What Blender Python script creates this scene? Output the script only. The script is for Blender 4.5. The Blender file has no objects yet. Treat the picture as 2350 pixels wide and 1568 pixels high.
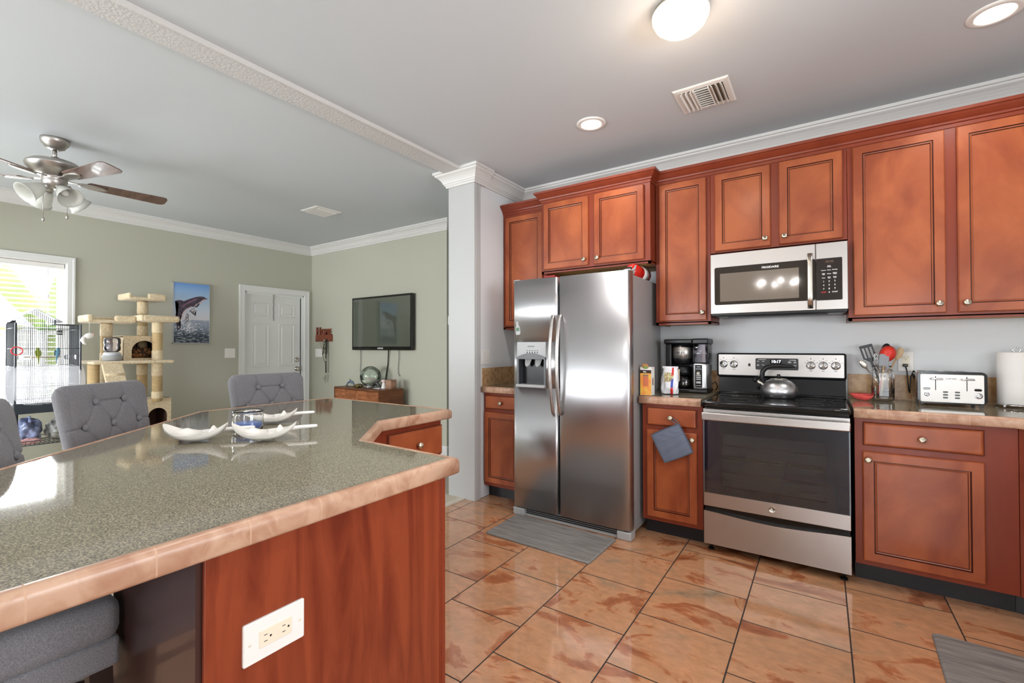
import bpy, bmesh, math, random
from mathutils import Vector as V, Matrix as M
sc = bpy.context.scene
COL = sc.collection
PI = math.pi
rad = math.radians
random.seed(7)

# ------------------------------------------------------------------ camera
FPX = 1050.7
yaw, pitch, roll = rad(34.11985), rad(0.659458), rad(-0.118291)
fwd = V((-math.sin(yaw)*math.cos(pitch), math.cos(yaw)*math.cos(pitch), math.sin(pitch)))
r0 = V((math.cos(yaw), math.sin(yaw), 0)); u0 = r0.cross(fwd)
rgt = r0*math.cos(roll)+u0*math.sin(roll); up = -r0*math.sin(roll)+u0*math.cos(roll)
cam = bpy.data.cameras.new('camera'); cam.sensor_fit = 'HORIZONTAL'; cam.sensor_width = 36.0
cam.lens = 36.0*FPX/2350.0; cam.clip_start = 0.02; cam.clip_end = 200
camo = bpy.data.objects.new('camera', cam); COL.objects.link(camo)
camo.matrix_world = M(((rgt.x, up.x, -fwd.x, 0), (rgt.y, up.y, -fwd.y, 0), (rgt.z, up.z, -fwd.z, 1.27), (0, 0, 0, 1)))
sc.camera = camo

# ------------------------------------------------------------------ view, sky and daylight
sc.view_settings.view_transform = 'Standard'; sc.view_settings.look = 'None'
sc.view_settings.gamma = 1.0; sc.view_settings.use_curve_mapping = False
sc.view_settings.exposure = 0.66
w = bpy.data.worlds.new('sky'); sc.world = w; w.use_nodes = True
bg = w.node_tree.nodes['Background']; bg.inputs[0].default_value = (0.86, 0.93, 1.0, 1); bg.inputs[1].default_value = 2.8

def area(name, loc, rot, sx, sy, power, col=(1, 1, 1), spread=PI):
    l = bpy.data.lights.new(name, 'AREA'); l.shape = 'RECTANGLE'; l.size = sx; l.size_y = sy
    l.energy = power; l.color = col; l.spread = spread
    o = bpy.data.objects.new(name, l); COL.objects.link(o); o.location = loc; o.rotation_euler = rot
    return o
# daylight in the openings, tipped up to brighten the ceiling; south lamps are added fill
UPT = rad(97)
area('south_fill_mid', (-2.58, -3.34, 1.15), (UPT, 0, 0), 1.2, 2.1, 62, (0.93, 0.975, 1.0))
area('south_fill_east', (1.08, -3.34, 1.15), (UPT, 0, 0), 1.0, 2.1, 26, (0.93, 0.975, 1.0))
area('south_fill_west', (-4.9, -3.34, 1.45), (UPT, 0, 0), 1.9, 1.5, 130, (0.93, 0.975, 1.0))
area('sink_window_daylight', (1.90, 0.9, 1.62), (rad(116), 0, rad(90)), 1.5, 1.0, 50, (0.93, 0.975, 1.0))
area('living_window_daylight', (-6.62, 0.84, 1.45), (UPT, 0, rad(-90)), 0.9, 1.3, 60, (0.93, 0.975, 1.0))

# ------------------------------------------------------------------ helpers
def lin(c):
    return tuple((x/255/12.92 if x/255 <= 0.04045 else ((x/255+0.055)/1.055)**2.4) for x in c)

class B:
    """collects shapes into one mesh; self.mi is the material slot used for the next shapes"""
    def __init__(s): s.bm = bmesh.new(); s.mi = 0; s.sm = False
    def face(s, vs, smooth=None):
        try: f = s.bm.faces.new(vs)
        except ValueError: return None
        f.material_index = s.mi; f.smooth = s.sm if smooth is None else smooth
        return f
    def poly(s, pts): return s.face([s.bm.verts.new(p) for p in pts])
    def box(s, x0, x1, y0, y1, z0, z1, bev=0.0, seg=2, mx=None):
        co = [(x, y, z) for x in (x0, x1) for y in (y0, y1) for z in (z0, z1)]
        vs = [s.bm.verts.new(mx @ V(c) if mx else c) for c in co]
        fs = [s.face([vs[i] for i in q], False) for q in ((0, 1, 3, 2), (4, 6, 7, 5), (0, 4, 5, 1), (2, 3, 7, 6), (0, 2, 6, 4), (1, 5, 7, 3))]
        if bev > 0:
            es = list({e for f in fs for e in f.edges})
            r = bmesh.ops.bevel(s.bm, geom=es, offset=bev, segments=seg, profile=0.5, affect='EDGES', clamp_overlap=True)
            for f in r['faces']: f.material_index = s.mi; f.smooth = True
    def prism(s, pts, vec, smooth=False):
        a = [s.bm.verts.new(p) for p in pts]; b = [s.bm.verts.new(V(p)+V(vec)) for p in pts]
        n = len(pts)
        s.face(a[::-1], False); s.face(b, False)
        for i in range(n): s.face([a[i], a[(i+1) % n], b[(i+1) % n], b[i]], smooth)
    def rings(s, loops, cap0=True, cap1=True, closed=True, mis=None, smooth=True):
        """skin a list of equal-length point loops"""
        vv = [[s.bm.verts.new(p) for p in L] for L in loops]
        n = len(vv[0]); m0 = s.mi
        for k in range(len(vv)-1):
            if mis: s.mi = mis[k]
            for i in range(n if closed else n-1):
                j = (i+1) % n
                s.face([vv[k][i], vv[k][j], vv[k+1][j], vv[k+1][i]], smooth)
        s.mi = m0
        if cap0: s.face(vv[0][::-1], False)
        if cap1:
            if mis and len(mis) >= len(vv): s.mi = mis[len(vv)-1]
            s.face(vv[-1], False); s.mi = m0
    def lathe(s, prof, c=(0, 0, 0), n=32, mx=None, cap0=True, cap1=True, mis=None, a0=0.0, a1=2*PI):
        c = V(c); full = abs(a1-a0-2*PI) < 1e-6
        loops = []
        for r, z in prof:
            L = []
            for i in range(n if full else n+1):
                a = a0+(a1-a0)*i/n
                p = V((r*math.cos(a), r*math.sin(a), z))
                L.append((mx @ p if mx else p)+c)
            loops.append(L)
        s.rings(loops, cap0, cap1, full, mis)
    def cyl(s, p0, p1, r0, r1=None, n=20, cap=True, smooth=True):
        p0 = V(p0); p1 = V(p1); r1 = r0 if r1 is None else r1
        d = (p1-p0).normalized(); a = d.orthogonal().normalized(); b = d.cross(a)
        s.rings([[p+(a*math.cos(2*PI*i/n)+b*math.sin(2*PI*i/n))*r for i in range(n)] for p, r in ((p0, r0), (p1, r1))], cap, cap, True, None, smooth)
    def tube(s, pts, r, n=8, closed=False, cap=True):
        pts = [V(p) for p in pts]; m = len(pts)
        rr = r if isinstance(r, (list, tuple)) else [r]*m
        T = []
        for i in range(m):
            a = pts[(i-1) % m] if (closed or i > 0) else pts[i]
            b = pts[(i+1) % m] if (closed or i < m-1) else pts[i]
            T.append((b-a).normalized())
        N = T[0].orthogonal().normalized(); loops = []
        for i in range(m):
            N = (N-T[i]*N.dot(T[i])).normalized(); Bn = T[i].cross(N)
            loops.append([pts[i]+(N*math.cos(2*PI*k/n)+Bn*math.sin(2*PI*k/n))*rr[i] for k in range(n)])
        if closed: loops.append(loops[0])
        s.rings(loops, cap and not closed, cap and not closed)
        if closed: bmesh.ops.remove_doubles(s.bm, verts=s.bm.verts[:], dist=1e-6)
    def ball(s, c, r, n=16, m=10, mx=None):
        rx, ry, rz = r if isinstance(r, (list, tuple)) else (r, r, r)
        c = V(c); loops = []
        for j in range(1, m):
            t = PI*j/m
            L = []
            for i in range(n):
                p = V((rx*math.sin(t)*math.cos(2*PI*i/n), ry*math.sin(t)*math.sin(2*PI*i/n), -rz*math.cos(t)))
                L.append((mx @ p if mx else p)+c)
            loops.append(L)
        vv = [[s.bm.verts.new(p) for p in L] for L in loops]
        a = s.bm.verts.new((mx @ V((0, 0, -rz)) if mx else V((0, 0, -rz)))+c); b = s.bm.verts.new((mx @ V((0, 0, rz)) if mx else V((0, 0, rz)))+c)
        for k in range(len(vv)-1):
            for i in range(n): s.face([vv[k][i], vv[k][(i+1) % n], vv[k+1][(i+1) % n], vv[k+1][i]], True)
        for i in range(n):
            s.face([a, vv[0][(i+1) % n], vv[0][i]], True); s.face([b, vv[-1][i], vv[-1][(i+1) % n]], True)
    def grid(s, f, nu, nv, smooth=True, cu=False):
        vv = [[s.bm.verts.new(f(i/nu, j/nv)) for i in range(nu if cu else nu+1)] for j in range(nv+1)]
        k = len(vv[0])
        for j in range(nv):
            for i in range(nu):
                s.face([vv[j][i], vv[j][(i+1) % k], vv[j+1][(i+1) % k], vv[j+1][i]], smooth)
        return vv
    def sweep(s, path, prof, closed=False, smooth=False, mis=None, cap=True):
        """path: xy(z) points; prof: (outward offset to the left of travel, dz); mitred corners"""
        P = [V((p[0], p[1], p[2] if len(p) > 2 else 0)) for p in path]; n = len(P); loops = []
        for i in range(n):
            a = P[(i-1) % n] if (closed or i > 0) else None
            b = P[(i+1) % n] if (closed or i < n-1) else None
            d1 = (P[i]-a).to_2d().normalized() if a is not None else (b-P[i]).to_2d().normalized()
            d2 = (b-P[i]).to_2d().normalized() if b is not None else d1
            n1 = V((-d1.y, d1.x)); n2 = V((-d2.y, d2.x)); mm = n1+n2
            mm = mm/(max(0.2, mm.dot(n1))) if mm.length > 1e-6 else n1
            loops.append([P[i]+V((mm.x*o, mm.y*o, z)) for o, z in prof])
        if closed: loops.append(loops[0])
        k = len(loops); m0 = s.mi
        vv = [[s.bm.verts.new(p) for p in L] for L in loops]
        for a in range(k-1):
            if mis: s.mi = mis[a]
            for i in range(len(prof)):
                j = (i+1) % len(prof)
                s.face([vv[a][i], vv[a][j], vv[a+1][j], vv[a+1][i]], smooth)
        s.mi = m0
        if cap and not closed: s.face(vv[0][::-1], False); s.face(vv[-1], False)
        if closed: bmesh.ops.remove_doubles(s.bm, verts=s.bm.verts[:], dist=1e-6)
    def cut(s, mx):
        bmesh.ops.transform(s.bm, matrix=mx, verts=s.bm.verts[:]); return s

WM = {}           # world matrix of every object made here
def obj(name, b, mats, parent=None, local=False, smooth_angle=None):
    """link one mesh object; its shapes are given in room coordinates unless local=True"""
    bm = b.bm
    bmesh.ops.recalc_face_normals(bm, faces=bm.faces[:])
    wm = WM[parent.name] if parent is not None else M()
    if parent is not None and not local:
        bmesh.ops.transform(bm, matrix=wm.inverted(), verts=bm.verts[:])
    me = bpy.data.meshes.new(name); bm.to_mesh(me); bm.free()
    for m in (mats if isinstance(mats, (list, tuple)) else [mats]): me.materials.append(m)
    o = bpy.data.objects.new(name, me); COL.objects.link(o)
    if parent is not None: o.parent = parent
    WM[o.name] = wm
    return o
def thing(name, label, cat, loc=(0, 0, 0), rotz=0.0, group=None):
    o = bpy.data.objects.new(name, None); COL.objects.link(o); o.empty_display_size = 0.05
    o.location = loc; o.rotation_euler = (0, 0, rotz)
    WM[o.name] = M.Translation(V(loc)) @ M.Rotation(rotz, 4, 'Z')
    o['label'] = label; o['category'] = cat
    if group: o['group'] = group
    return o
def tag(o, label, cat, group=None):
    o['label'] = label; o['category'] = cat
    if group: o['group'] = group
    return o
def struct(name, b, mats, parent=None):
    o = obj(name, b, mats, parent)
    if parent is None: o['kind'] = 'structure'
    return o
def dup(root, loc, rotz=0.0, label=None, group=None):
    r = root.copy(); COL.objects.link(r); r.location = loc; r.rotation_euler = (0, 0, rotz)
    WM[r.name] = M.Translation(V(loc)) @ M.Rotation(rotz, 4, 'Z')
    if label: r['label'] = label
    if group: r['group'] = group
    for ch in list(root.children):
        c = ch.copy(); COL.objects.link(c); c.parent = r
        for g in list(ch.children):
            d = g.copy(); COL.objects.link(d); d.parent = c
    return r
def text(name, body, size, mx, m, parent, ext=0.0006, align='CENTER', bold=0.0, sx=1.0):
    cu = bpy.data.curves.new(name, 'FONT'); cu.body = body; cu.size = size; cu.extrude = ext; cu.align_x = align; cu.align_y = 'CENTER'
    cu.offset = bold; cu.resolution_u = 3
    t = bpy.data.objects.new(name+'_curve', cu); COL.objects.link(t)
    dg = bpy.context.evaluated_depsgraph_get(); dg.update()
    me = bpy.data.meshes.new_from_object(t.evaluated_get(dg)); bpy.data.objects.remove(t); bpy.data.curves.remove(cu)
    me.name = name
    wm = WM[parent.name] if parent is not None else M()
    me.transform(wm.inverted() @ mx @ M.Diagonal((sx, 1, 1, 1)))
    me.materials.clear(); me.materials.append(m)
    o = bpy.data.objects.new(name, me); COL.objects.link(o)
    if parent is not None: o.parent = parent
    WM[o.name] = wm
    return o
def face_mx(o, right, upv):
    """frame with x=right, y=up, z=out of the surface at o"""
    r = V(right).normalized(); u = V(upv).normalized(); n = r.cross(u)
    return M(((r.x, u.x, n.x, o[0]), (r.y, u.y, n.y, o[1]), (r.z, u.z, n.z, o[2]), (0, 0, 0, 1)))
def rrect(x0, x1, z0, z1, r, n=5):
    """rounded rectangle outline (u, v)"""
    P = []
    for cx, cz, a in ((x1-r, z1-r, 0), (x0+r, z1-r, 90), (x0+r, z0+r, 180), (x1-r, z0+r, 270)):
        for i in range(n+1):
            t = rad(a+90*i/n); P.append((cx+r*math.cos(t), cz+r*math.sin(t)))
    return P
def plate(b, mx, x0, x1, z0, z1, r, d0, d1, bev=0.0):
    """rounded slab in the frame mx from depth d0 to d1"""
    L = [[mx @ V((u, v, d0)) for u, v in rrect(x0, x1, z0, z1, r)]]
    if bev > 0: L.append([mx @ V((u, v, d1-bev)) for u, v in rrect(x0, x1, z0, z1, r)])
    L.append([mx @ V((u, v, d1)) for u, v in rrect(x0+bev, x1-bev, z0+bev, z1-bev, max(r-bev, 0.0005))])
    b.rings(L, True, True, True, None, False)

# ------------------------------------------------------------------ materials
def mat(name, col, rough=0.5, metal=0.0, coat=0.0, noise=None, bump=None, trans=0.0, ior=1.45, emis=None, spec=0.5, rnoise=None, coatr=0.05, sheen=0.0, aniso=0.0):
    """noise=(scale, second colour, detail, low, high, stretch); bump=(scale, strength, distance, stretch)"""
    m = bpy.data.materials.new(name); m.use_nodes = True; nt = m.node_tree; nd = nt.nodes; ln = nt.links
    p = nd['Principled BSDF']
    c = lin(col)+(1,)
    p.inputs['Base Color'].default_value = c; p.inputs['Roughness'].default_value = rough; p.inputs['Metallic'].default_value = metal
    p.inputs['Coat Weight'].default_value = coat; p.inputs['Coat Roughness'].default_value = coatr
    p.inputs['Transmission Weight'].default_value = trans; p.inputs['IOR'].default_value = ior
    p.inputs['Specular IOR Level'].default_value = spec; p.inputs['Sheen Weight'].default_value = sheen
    p.inputs['Anisotropic'].default_value = aniso
    if emis: p.inputs['Emission Color'].default_value = lin(emis[0])+(1,); p.inputs['Emission Strength'].default_value = emis[1]
    tc = None
    def coords(st):
        nonlocal tc
        if tc is None: tc = nd.new('ShaderNodeTexCoord')
        mp = nd.new('ShaderNodeMapping'); mp.inputs['Scale'].default_value = st[:3]
        if len(st) > 3: mp.inputs['Rotation'].default_value = (0, rad(st[3]), 0)
        ln.new(tc.outputs['Object'], mp.inputs['Vector']); return mp.outputs['Vector']
    def nz(scale, detail, st, dist=0.0, rg=0.55):
        n = nd.new('ShaderNodeTexNoise'); n.inputs['Scale'].default_value = scale; n.inputs['Detail'].default_value = detail
        n.inputs['Distortion'].default_value = dist; n.inputs['Roughness'].default_value = rg
        ln.new(coords(st), n.inputs['Vector']); return n.outputs['Fac']
    if noise:
        sc_, c2, det, lo, hi = noise[:5]; st = noise[5] if len(noise) > 5 else (1, 1, 1); dist = noise[6] if len(noise) > 6 else 0.0
        f = nz(sc_, det, st, dist)
        r = nd.new('ShaderNodeMapRange'); r.inputs['From Min'].default_value = lo; r.inputs['From Max'].default_value = hi
        ln.new(f, r.inputs['Value'])
        mx_ = nd.new('ShaderNodeMix'); mx_.data_type = 'RGBA'; mx_.inputs['A'].default_value = c; mx_.inputs['B'].default_value = lin(c2)+(1,)
        ln.new(r.outputs['Result'], mx_.inputs['Factor']); ln.new(mx_.outputs['Result'], p.inputs['Base Color'])
    if rnoise:
        f = nz(rnoise[0], 4, rnoise[3]); r = nd.new('ShaderNodeMapRange'); r.inputs['From Min'].default_value = 0.3; r.inputs['From Max'].default_value = 0.7
        r.inputs['To Min'].default_value = rnoise[1]; r.inputs['To Max'].default_value = rnoise[2]; ln.new(f, r.inputs['Value']); ln.new(r.outputs['Result'], p.inputs['Roughness'])
    if bump:
        st = bump[3] if len(bump) > 3 else (1, 1, 1)
        f = nz(bump[0], 4, st); bp = nd.new('ShaderNodeBump'); bp.inputs['Strength'].default_value = bump[1]; bp.inputs['Distance'].default_value = bump[2]
        ln.new(f, bp.inputs['Height']); ln.new(bp.outputs['Normal'], p.inputs['Normal'])
        if coat > 0: pass
    return m
def node(nt, t, **kw):
    n = nt.nodes.new(t)
    for k, v in kw.items():
        if k in n.inputs.keys() if isinstance(k, str) else False: n.inputs[k].default_value = v
        else: setattr(n, k, v)
    return n

W_SAGE = mat('sage_paint', (182, 181, 165), 0.75, bump=(140, 0.06, 0.002))
W_KIT = mat('pale_grey_paint', (220, 222, 224), 0.7, bump=(140, 0.06, 0.002))
W_CEIL = mat('ceiling_paint', (203, 207, 210), 0.85, bump=(35, 0.05, 0.004))
W_BEAM = mat('textured_plaster', (206, 204, 202), 0.85, bump=(70, 0.6, 0.006))
TRIM = mat('white_trim', (216, 214, 211), 0.42)
DOORW = mat('white_door_paint', (224, 224, 221), 0.4)
WOOD = mat('cherry_door', (168, 90, 52), 0.34, spec=0.4, coat=0.16, coatr=0.14, noise=(4.5, (136, 64, 36), 7, 0.36, 0.66, (1, 1, 0.6), 0.8), bump=(120, 0.02, 0.001, (1, 1, 0.1)))
WOODF = mat('cherry_frame', (132, 56, 32), 0.36, spec=0.4, coat=0.12, coatr=0.14, noise=(9, (120, 48, 28), 6, 0.35, 0.7, (1, 1, 0.15), 0.4))
GLAZE = mat('dark_glaze', (70, 26, 15), 0.4)
WOODP = mat('cherry_panel', (140, 64, 38), 0.34, spec=0.4, coat=0.12, coatr=0.12, noise=(7.0, (108, 42, 25), 8, 0.38, 0.66, (1.6, 1.6, 0.22), 1.6), bump=(160, 0.02, 0.001, (1, 1, 0.05)))
RAWPLY = mat('raw_plywood', (196, 160, 92), 0.6, noise=(6, (170, 130, 66), 3, 0.3, 0.7, (0.3, 3, 3)))
TOE = mat('toe_kick_black', (30, 29, 32), 0.45)
STEEL = mat('brushed_steel', (186, 181, 178), 0.32, 1.0, rnoise=(10, 0.30, 0.34, (0.3, 4, 6)))
STEELV = mat('brushed_steel_door', (202, 202, 205), 0.34, 1.0, rnoise=(3, 0.33, 0.36, (3, 3, 0.5)))
SATIN = mat('satin_steel', (186, 181, 176), 0.36, 1.0)
NICKEL = mat('satin_nickel', (196, 190, 180), 0.28, 1.0)
CHROME = mat('chrome', (222, 222, 224), 0.08, 1.0)
FRIDGE_SIDE = mat('grey_enamel', (150, 148, 148), 0.45, bump=(300, 0.05, 0.0006))
GREYP = mat('grey_plastic', (168, 168, 168), 0.35)
GREYD = mat('dark_grey_plastic', (92, 94, 96), 0.35)
BLACKG = mat('black_glass', (14, 15, 17), 0.05, coat=0.5)
BLACKP = mat('black_plastic', (20, 20, 22), 0.32)
BLACKM = mat('black_enamel', (17, 18, 20), 0.14)
WHITEP = mat('white_plastic', (236, 233, 228), 0.35)
IVORY = mat('ivory_plastic', (232, 222, 200), 0.35)
SLOT = mat('slot_dark', (50, 40, 34), 0.6)
TILEEDGE = mat('bullnose_tile', (192, 156, 131), 0.34, noise=(16, (158, 112, 86), 8, 0.42, 0.72, (1, 1, 1), 0.8), bump=(60, 0.12, 0.001))
GROUT = mat('tan_grout', (196, 160, 134), 0.8)
SPLASH = mat('backsplash_tile', (196, 160, 118), 0.3, noise=(30, (162, 116, 74), 8, 0.4, 0.7), bump=(60, 0.1, 0.001))
GROUT2 = mat('splash_grout', (214, 196, 168), 0.8)
FABRIC = mat('grey_linen', (134, 133, 136), 0.9, noise=(420, (104, 103, 108), 3, 0.35, 0.65), bump=(500, 0.25, 0.001), sheen=0.15)
DARKWOOD = mat('espresso_wood', (40, 28, 24), 0.4)
PLUSH = mat('cream_plush', (232, 214, 180), 0.95, noise=(60, (206, 184, 146), 5, 0.35, 0.7), bump=(260, 0.6, 0.004), sheen=0.4)
SISAL = mat('sisal_rope', (214, 188, 144), 0.9, bump=(40, 0.7, 0.004, (0.3, 0.3, 5)), noise=(30, (186, 156, 108), 3, 0.3, 0.7, (0.3, 0.3, 6)))
CARPET = mat('beige_carpet', (206, 196, 180), 0.95, bump=(260, 0.6, 0.006), noise=(120, (180, 170, 152), 4, 0.3, 0.7))
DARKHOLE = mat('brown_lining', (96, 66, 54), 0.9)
GLASS = mat('clear_glass', (255, 255, 255), 0.0, trans=1.0, ior=1.45)
CLEARP = mat('clear_plastic', (236, 236, 244), 0.06, trans=0.92, ior=1.2)
BLUEWAX = mat('blue_wax', (98, 128, 196), 0.35)
CERAM = mat('white_ceramic', (240, 236, 230), 0.22, coat=0.3)
RED = mat('red_paint', (206, 34, 26), 0.25, coat=0.4)
REDS = mat('red_silicone', (224, 56, 40), 0.4)
CORAL = mat('coral_plastic', (240, 96, 92), 0.35)
WALNUT = mat('acacia_wood', (124, 74, 42), 0.4, noise=(5, (84, 46, 26), 6, 0.35, 0.7, (1, 1, 4), 0.8))
WALNUT2 = mat('acacia_light', (162, 108, 66), 0.4, noise=(6, (118, 70, 40), 6, 0.35, 0.7, (1, 1, 3), 0.8))
BLADE = mat('walnut_blade', (126, 98, 88), 0.3, coat=0.3, noise=(5, (80, 56, 48), 5, 0.3, 0.7, (0.6, 6, 6)))
FROST = mat('frosted_glass', (236, 236, 230), 0.4, trans=0.35, ior=1.3)
WIRE = mat('black_wire', (44, 48, 54), 0.45)
SHEER = mat('white_mesh_cloth', (242, 242, 246), 0.9)
SCREEN = mat('tv_screen', (76, 82, 72), 0.04, ior=2.3)  # grey-green reflection of the sage wall put into the base colour
SIGNW = mat('red_brown_wood', (138, 70, 44), 0.5, noise=(14, (112, 54, 34), 4, 0.3, 0.7, (0.4, 1, 3)))
SIGNB = mat('dark_sign_edge', (48, 26, 20), 0.5)
MATG = mat('grey_woodgrain_vinyl', (146, 142, 138), 0.55, noise=(9, (108, 104, 102), 8, 0.35, 0.68, (0.5, 6, 1), 0.5), bump=(60, 0.1, 0.001, (0.5, 5, 1)))
MITT = mat('slate_quilted_cloth', (104, 112, 130), 0.8, bump=(300, 0.2, 0.001))
MITTB = mat('slate_binding', (84, 92, 108), 0.8)
PAPER = mat('paper_towel', (240, 236, 232), 0.95, bump=(90, 0.25, 0.002))
GREYSIL = mat('grey_silicone', (150, 152, 158), 0.45)
BEECH = mat('light_wood', (206, 178, 138), 0.5)
LEDW = mat('display_digits', (240, 244, 255), 0.5, emis=((235, 242, 255), 1.6))
INKW = mat('printed_white', (232, 232, 232), 0.5)
INKD = mat('printed_dark', (70, 70, 74), 0.5)
INKR = mat('printed_red', (214, 44, 44), 0.5)
LEAF = mat('banana_leaf', (150, 192, 118), 0.45, noise=(3, (184, 210, 142), 3, 0.3, 0.7))
LEAF2 = mat('yellow_leaf', (222, 220, 150), 0.5)
FENCE = mat('pale_fence', (226, 222, 216), 0.8)
LAWN = mat('pale_ground', (190, 196, 160), 0.9)

# tile floor: running-bond slate tiles, columns along the depth of the kitchen
def tile_floor():
    m = bpy.data.materials.new('slate_tile'); m.use_nodes = True; nt = m.node_tree; ln = nt.links
    p = nt.nodes['Principled BSDF']
    tc = node(nt, 'ShaderNodeTexCoord'); sp = node(nt, 'ShaderNodeSeparateXYZ'); ln.new(tc.outputs['Object'], sp.inputs[0])
    T = 0.4113
    ax = node(nt, 'ShaderNodeMath', operation='ADD'); ax.inputs[1].default_value = 0.321+40*T; ln.new(sp.outputs['X'], ax.inputs[0])
    ay = node(nt, 'ShaderNodeMath', operation='ADD'); ay.inputs[1].default_value = -2.160+40*T; ln.new(sp.outputs['Y'], ay.inputs[0])
    cb = node(nt, 'ShaderNodeCombineXYZ'); ln.new(ay.outputs[0], cb.inputs[0]); ln.new(ax.outputs[0], cb.inputs[1])
    br = node(nt, 'ShaderNodeTexBrick'); br.offset = 0.5; br.offset_frequency = 2; br.squash = 1.0
    br.inputs['Color1'].default_value = (0, 0, 0, 1); br.inputs['Color2'].default_value = (1, 1, 1, 1); br.inputs['Mortar'].default_value = (0.5, 0.5, 0.5, 1)
    br.inputs['Scale'].default_value = 1.0; br.inputs['Mortar Size'].default_value = 0.0032; br.inputs['Mortar Smooth'].default_value = 0.1
    br.inputs['Bias'].default_value = 0.0; br.inputs['Brick Width'].default_value = T; br.inputs['Row Height'].default_value = T
    ln.new(cb.outputs[0], br.inputs['Vector'])
    # every tile shows its own patch of stone
    sc_ = node(nt, 'ShaderNodeVectorMath', operation='SCALE'); sc_.inputs['Scale'].default_value = 37.0
    ln.new(br.outputs['Color'], sc_.inputs[0])
    ad = node(nt, 'ShaderNodeVectorMath', operation='ADD'); ln.new(tc.outputs['Object'], ad.inputs[0]); ln.new(sc_.outputs[0], ad.inputs[1])
    mp = node(nt, 'ShaderNodeMapping'); mp.inputs['Scale'].default_value = (0.75, 1.25, 1); mp.inputs['Rotation'].default_value = (0, 0, rad(24)); ln.new(ad.outputs[0], mp.inputs[0])
    def nz(s, d, dist, rg=0.6):
        n = node(nt, 'ShaderNodeTexNoise'); n.inputs['Scale'].default_value = s; n.inputs['Detail'].default_value = d; n.inputs['Distortion'].default_value = dist; n.inputs['Roughness'].default_value = rg
        ln.new(mp.outputs[0], n.inputs['Vector']); return n.outputs['Fac']
    r1 = node(nt, 'ShaderNodeValToRGB'); e = r1.color_ramp.elements
    e[0].position = 0.28; e[0].color = lin((128, 70, 42))+(1,); e[1].position = 0.42; e[1].color = lin((172, 108, 72))+(1,)
    for pos, c in ((0.47, (196, 144, 106)), (0.60, (190, 142, 106)), (0.68, (168, 136, 106)), (0.76, (130, 116, 96))):
        q = e.new(pos); q.color = lin(c)+(1,)
    ln.new(nz(2.9, 11, 1.4, 0.62), r1.inputs[0])
    f2 = nz(22, 6, 0.4); r2 = node(nt, 'ShaderNodeMapRange'); r2.inputs['From Min'].default_value = 0.35; r2.inputs['From Max'].default_value = 0.7; r2.inputs['To Min'].default_value = 0.86; r2.inputs['To Max'].default_value = 1.12
    ln.new(f2, r2.inputs['Value'])
    ml = node(nt, 'ShaderNodeVectorMath', operation='SCALE'); ln.new(r1.outputs['Color'], ml.inputs[0]); ln.new(r2.outputs['Result'], ml.inputs['Scale'])
    mx_ = node(nt, 'ShaderNodeMix', data_type='RGBA'); ln.new(br.outputs['Fac'], mx_.inputs['Factor']); ln.new(ml.outputs[0], mx_.inputs['A']); mx_.inputs['B'].default_value = lin((52, 42, 36))+(1,)
    ln.new(mx_.outputs['Result'], p.inputs['Base Color'])
    rr = node(nt, 'ShaderNodeMapRange'); rr.inputs['To Min'].default_value = 0.10; rr.inputs['To Max'].default_value = 0.7; ln.new(br.outputs['Fac'], rr.inputs['Value']); ln.new(rr.outputs['Result'], p.inputs['Roughness'])
    n3 = node(nt, 'ShaderNodeTexNoise'); n3.inputs['Scale'].default_value = 16; n3.inputs['Detail'].default_value = 6; ln.new(ad.outputs[0], n3.inputs['Vector'])
    hs = node(nt, 'ShaderNodeMath', operation='MULTIPLY_ADD'); hs.inputs[1].default_value = -1.2; ln.new(br.outputs['Fac'], hs.inputs[0]); ln.new(n3.outputs['Fac'], hs.inputs[2])
    bp = node(nt, 'ShaderNodeBump'); bp.inputs['Strength'].default_value = 0.16; bp.inputs['Distance'].default_value = 0.006; ln.new(hs.outputs[0], bp.inputs['Height']); ln.new(bp.outputs['Normal'], p.inputs['Normal'])
    p.inputs['Specular IOR Level'].default_value = 0.5
    cw = node(nt, 'ShaderNodeMapRange'); cw.inputs['To Min'].default_value = 0.55; cw.inputs['To Max'].default_value = 0.0; ln.new(br.outputs['Fac'], cw.inputs['Value']); ln.new(cw.outputs['Result'], p.inputs['Coat Weight'])
    p.inputs['Coat Roughness'].default_value = 0.03; b2 = node(nt, 'ShaderNodeBump'); b2.inputs['Strength'].default_value = 0.05; b2.inputs['Distance'].default_value = 0.006; ln.new(hs.outputs[0], b2.inputs['Height']); ln.new(b2.outputs['Normal'], p.inputs['Coat Normal'])
    return m
TILE = tile_floor()

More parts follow.
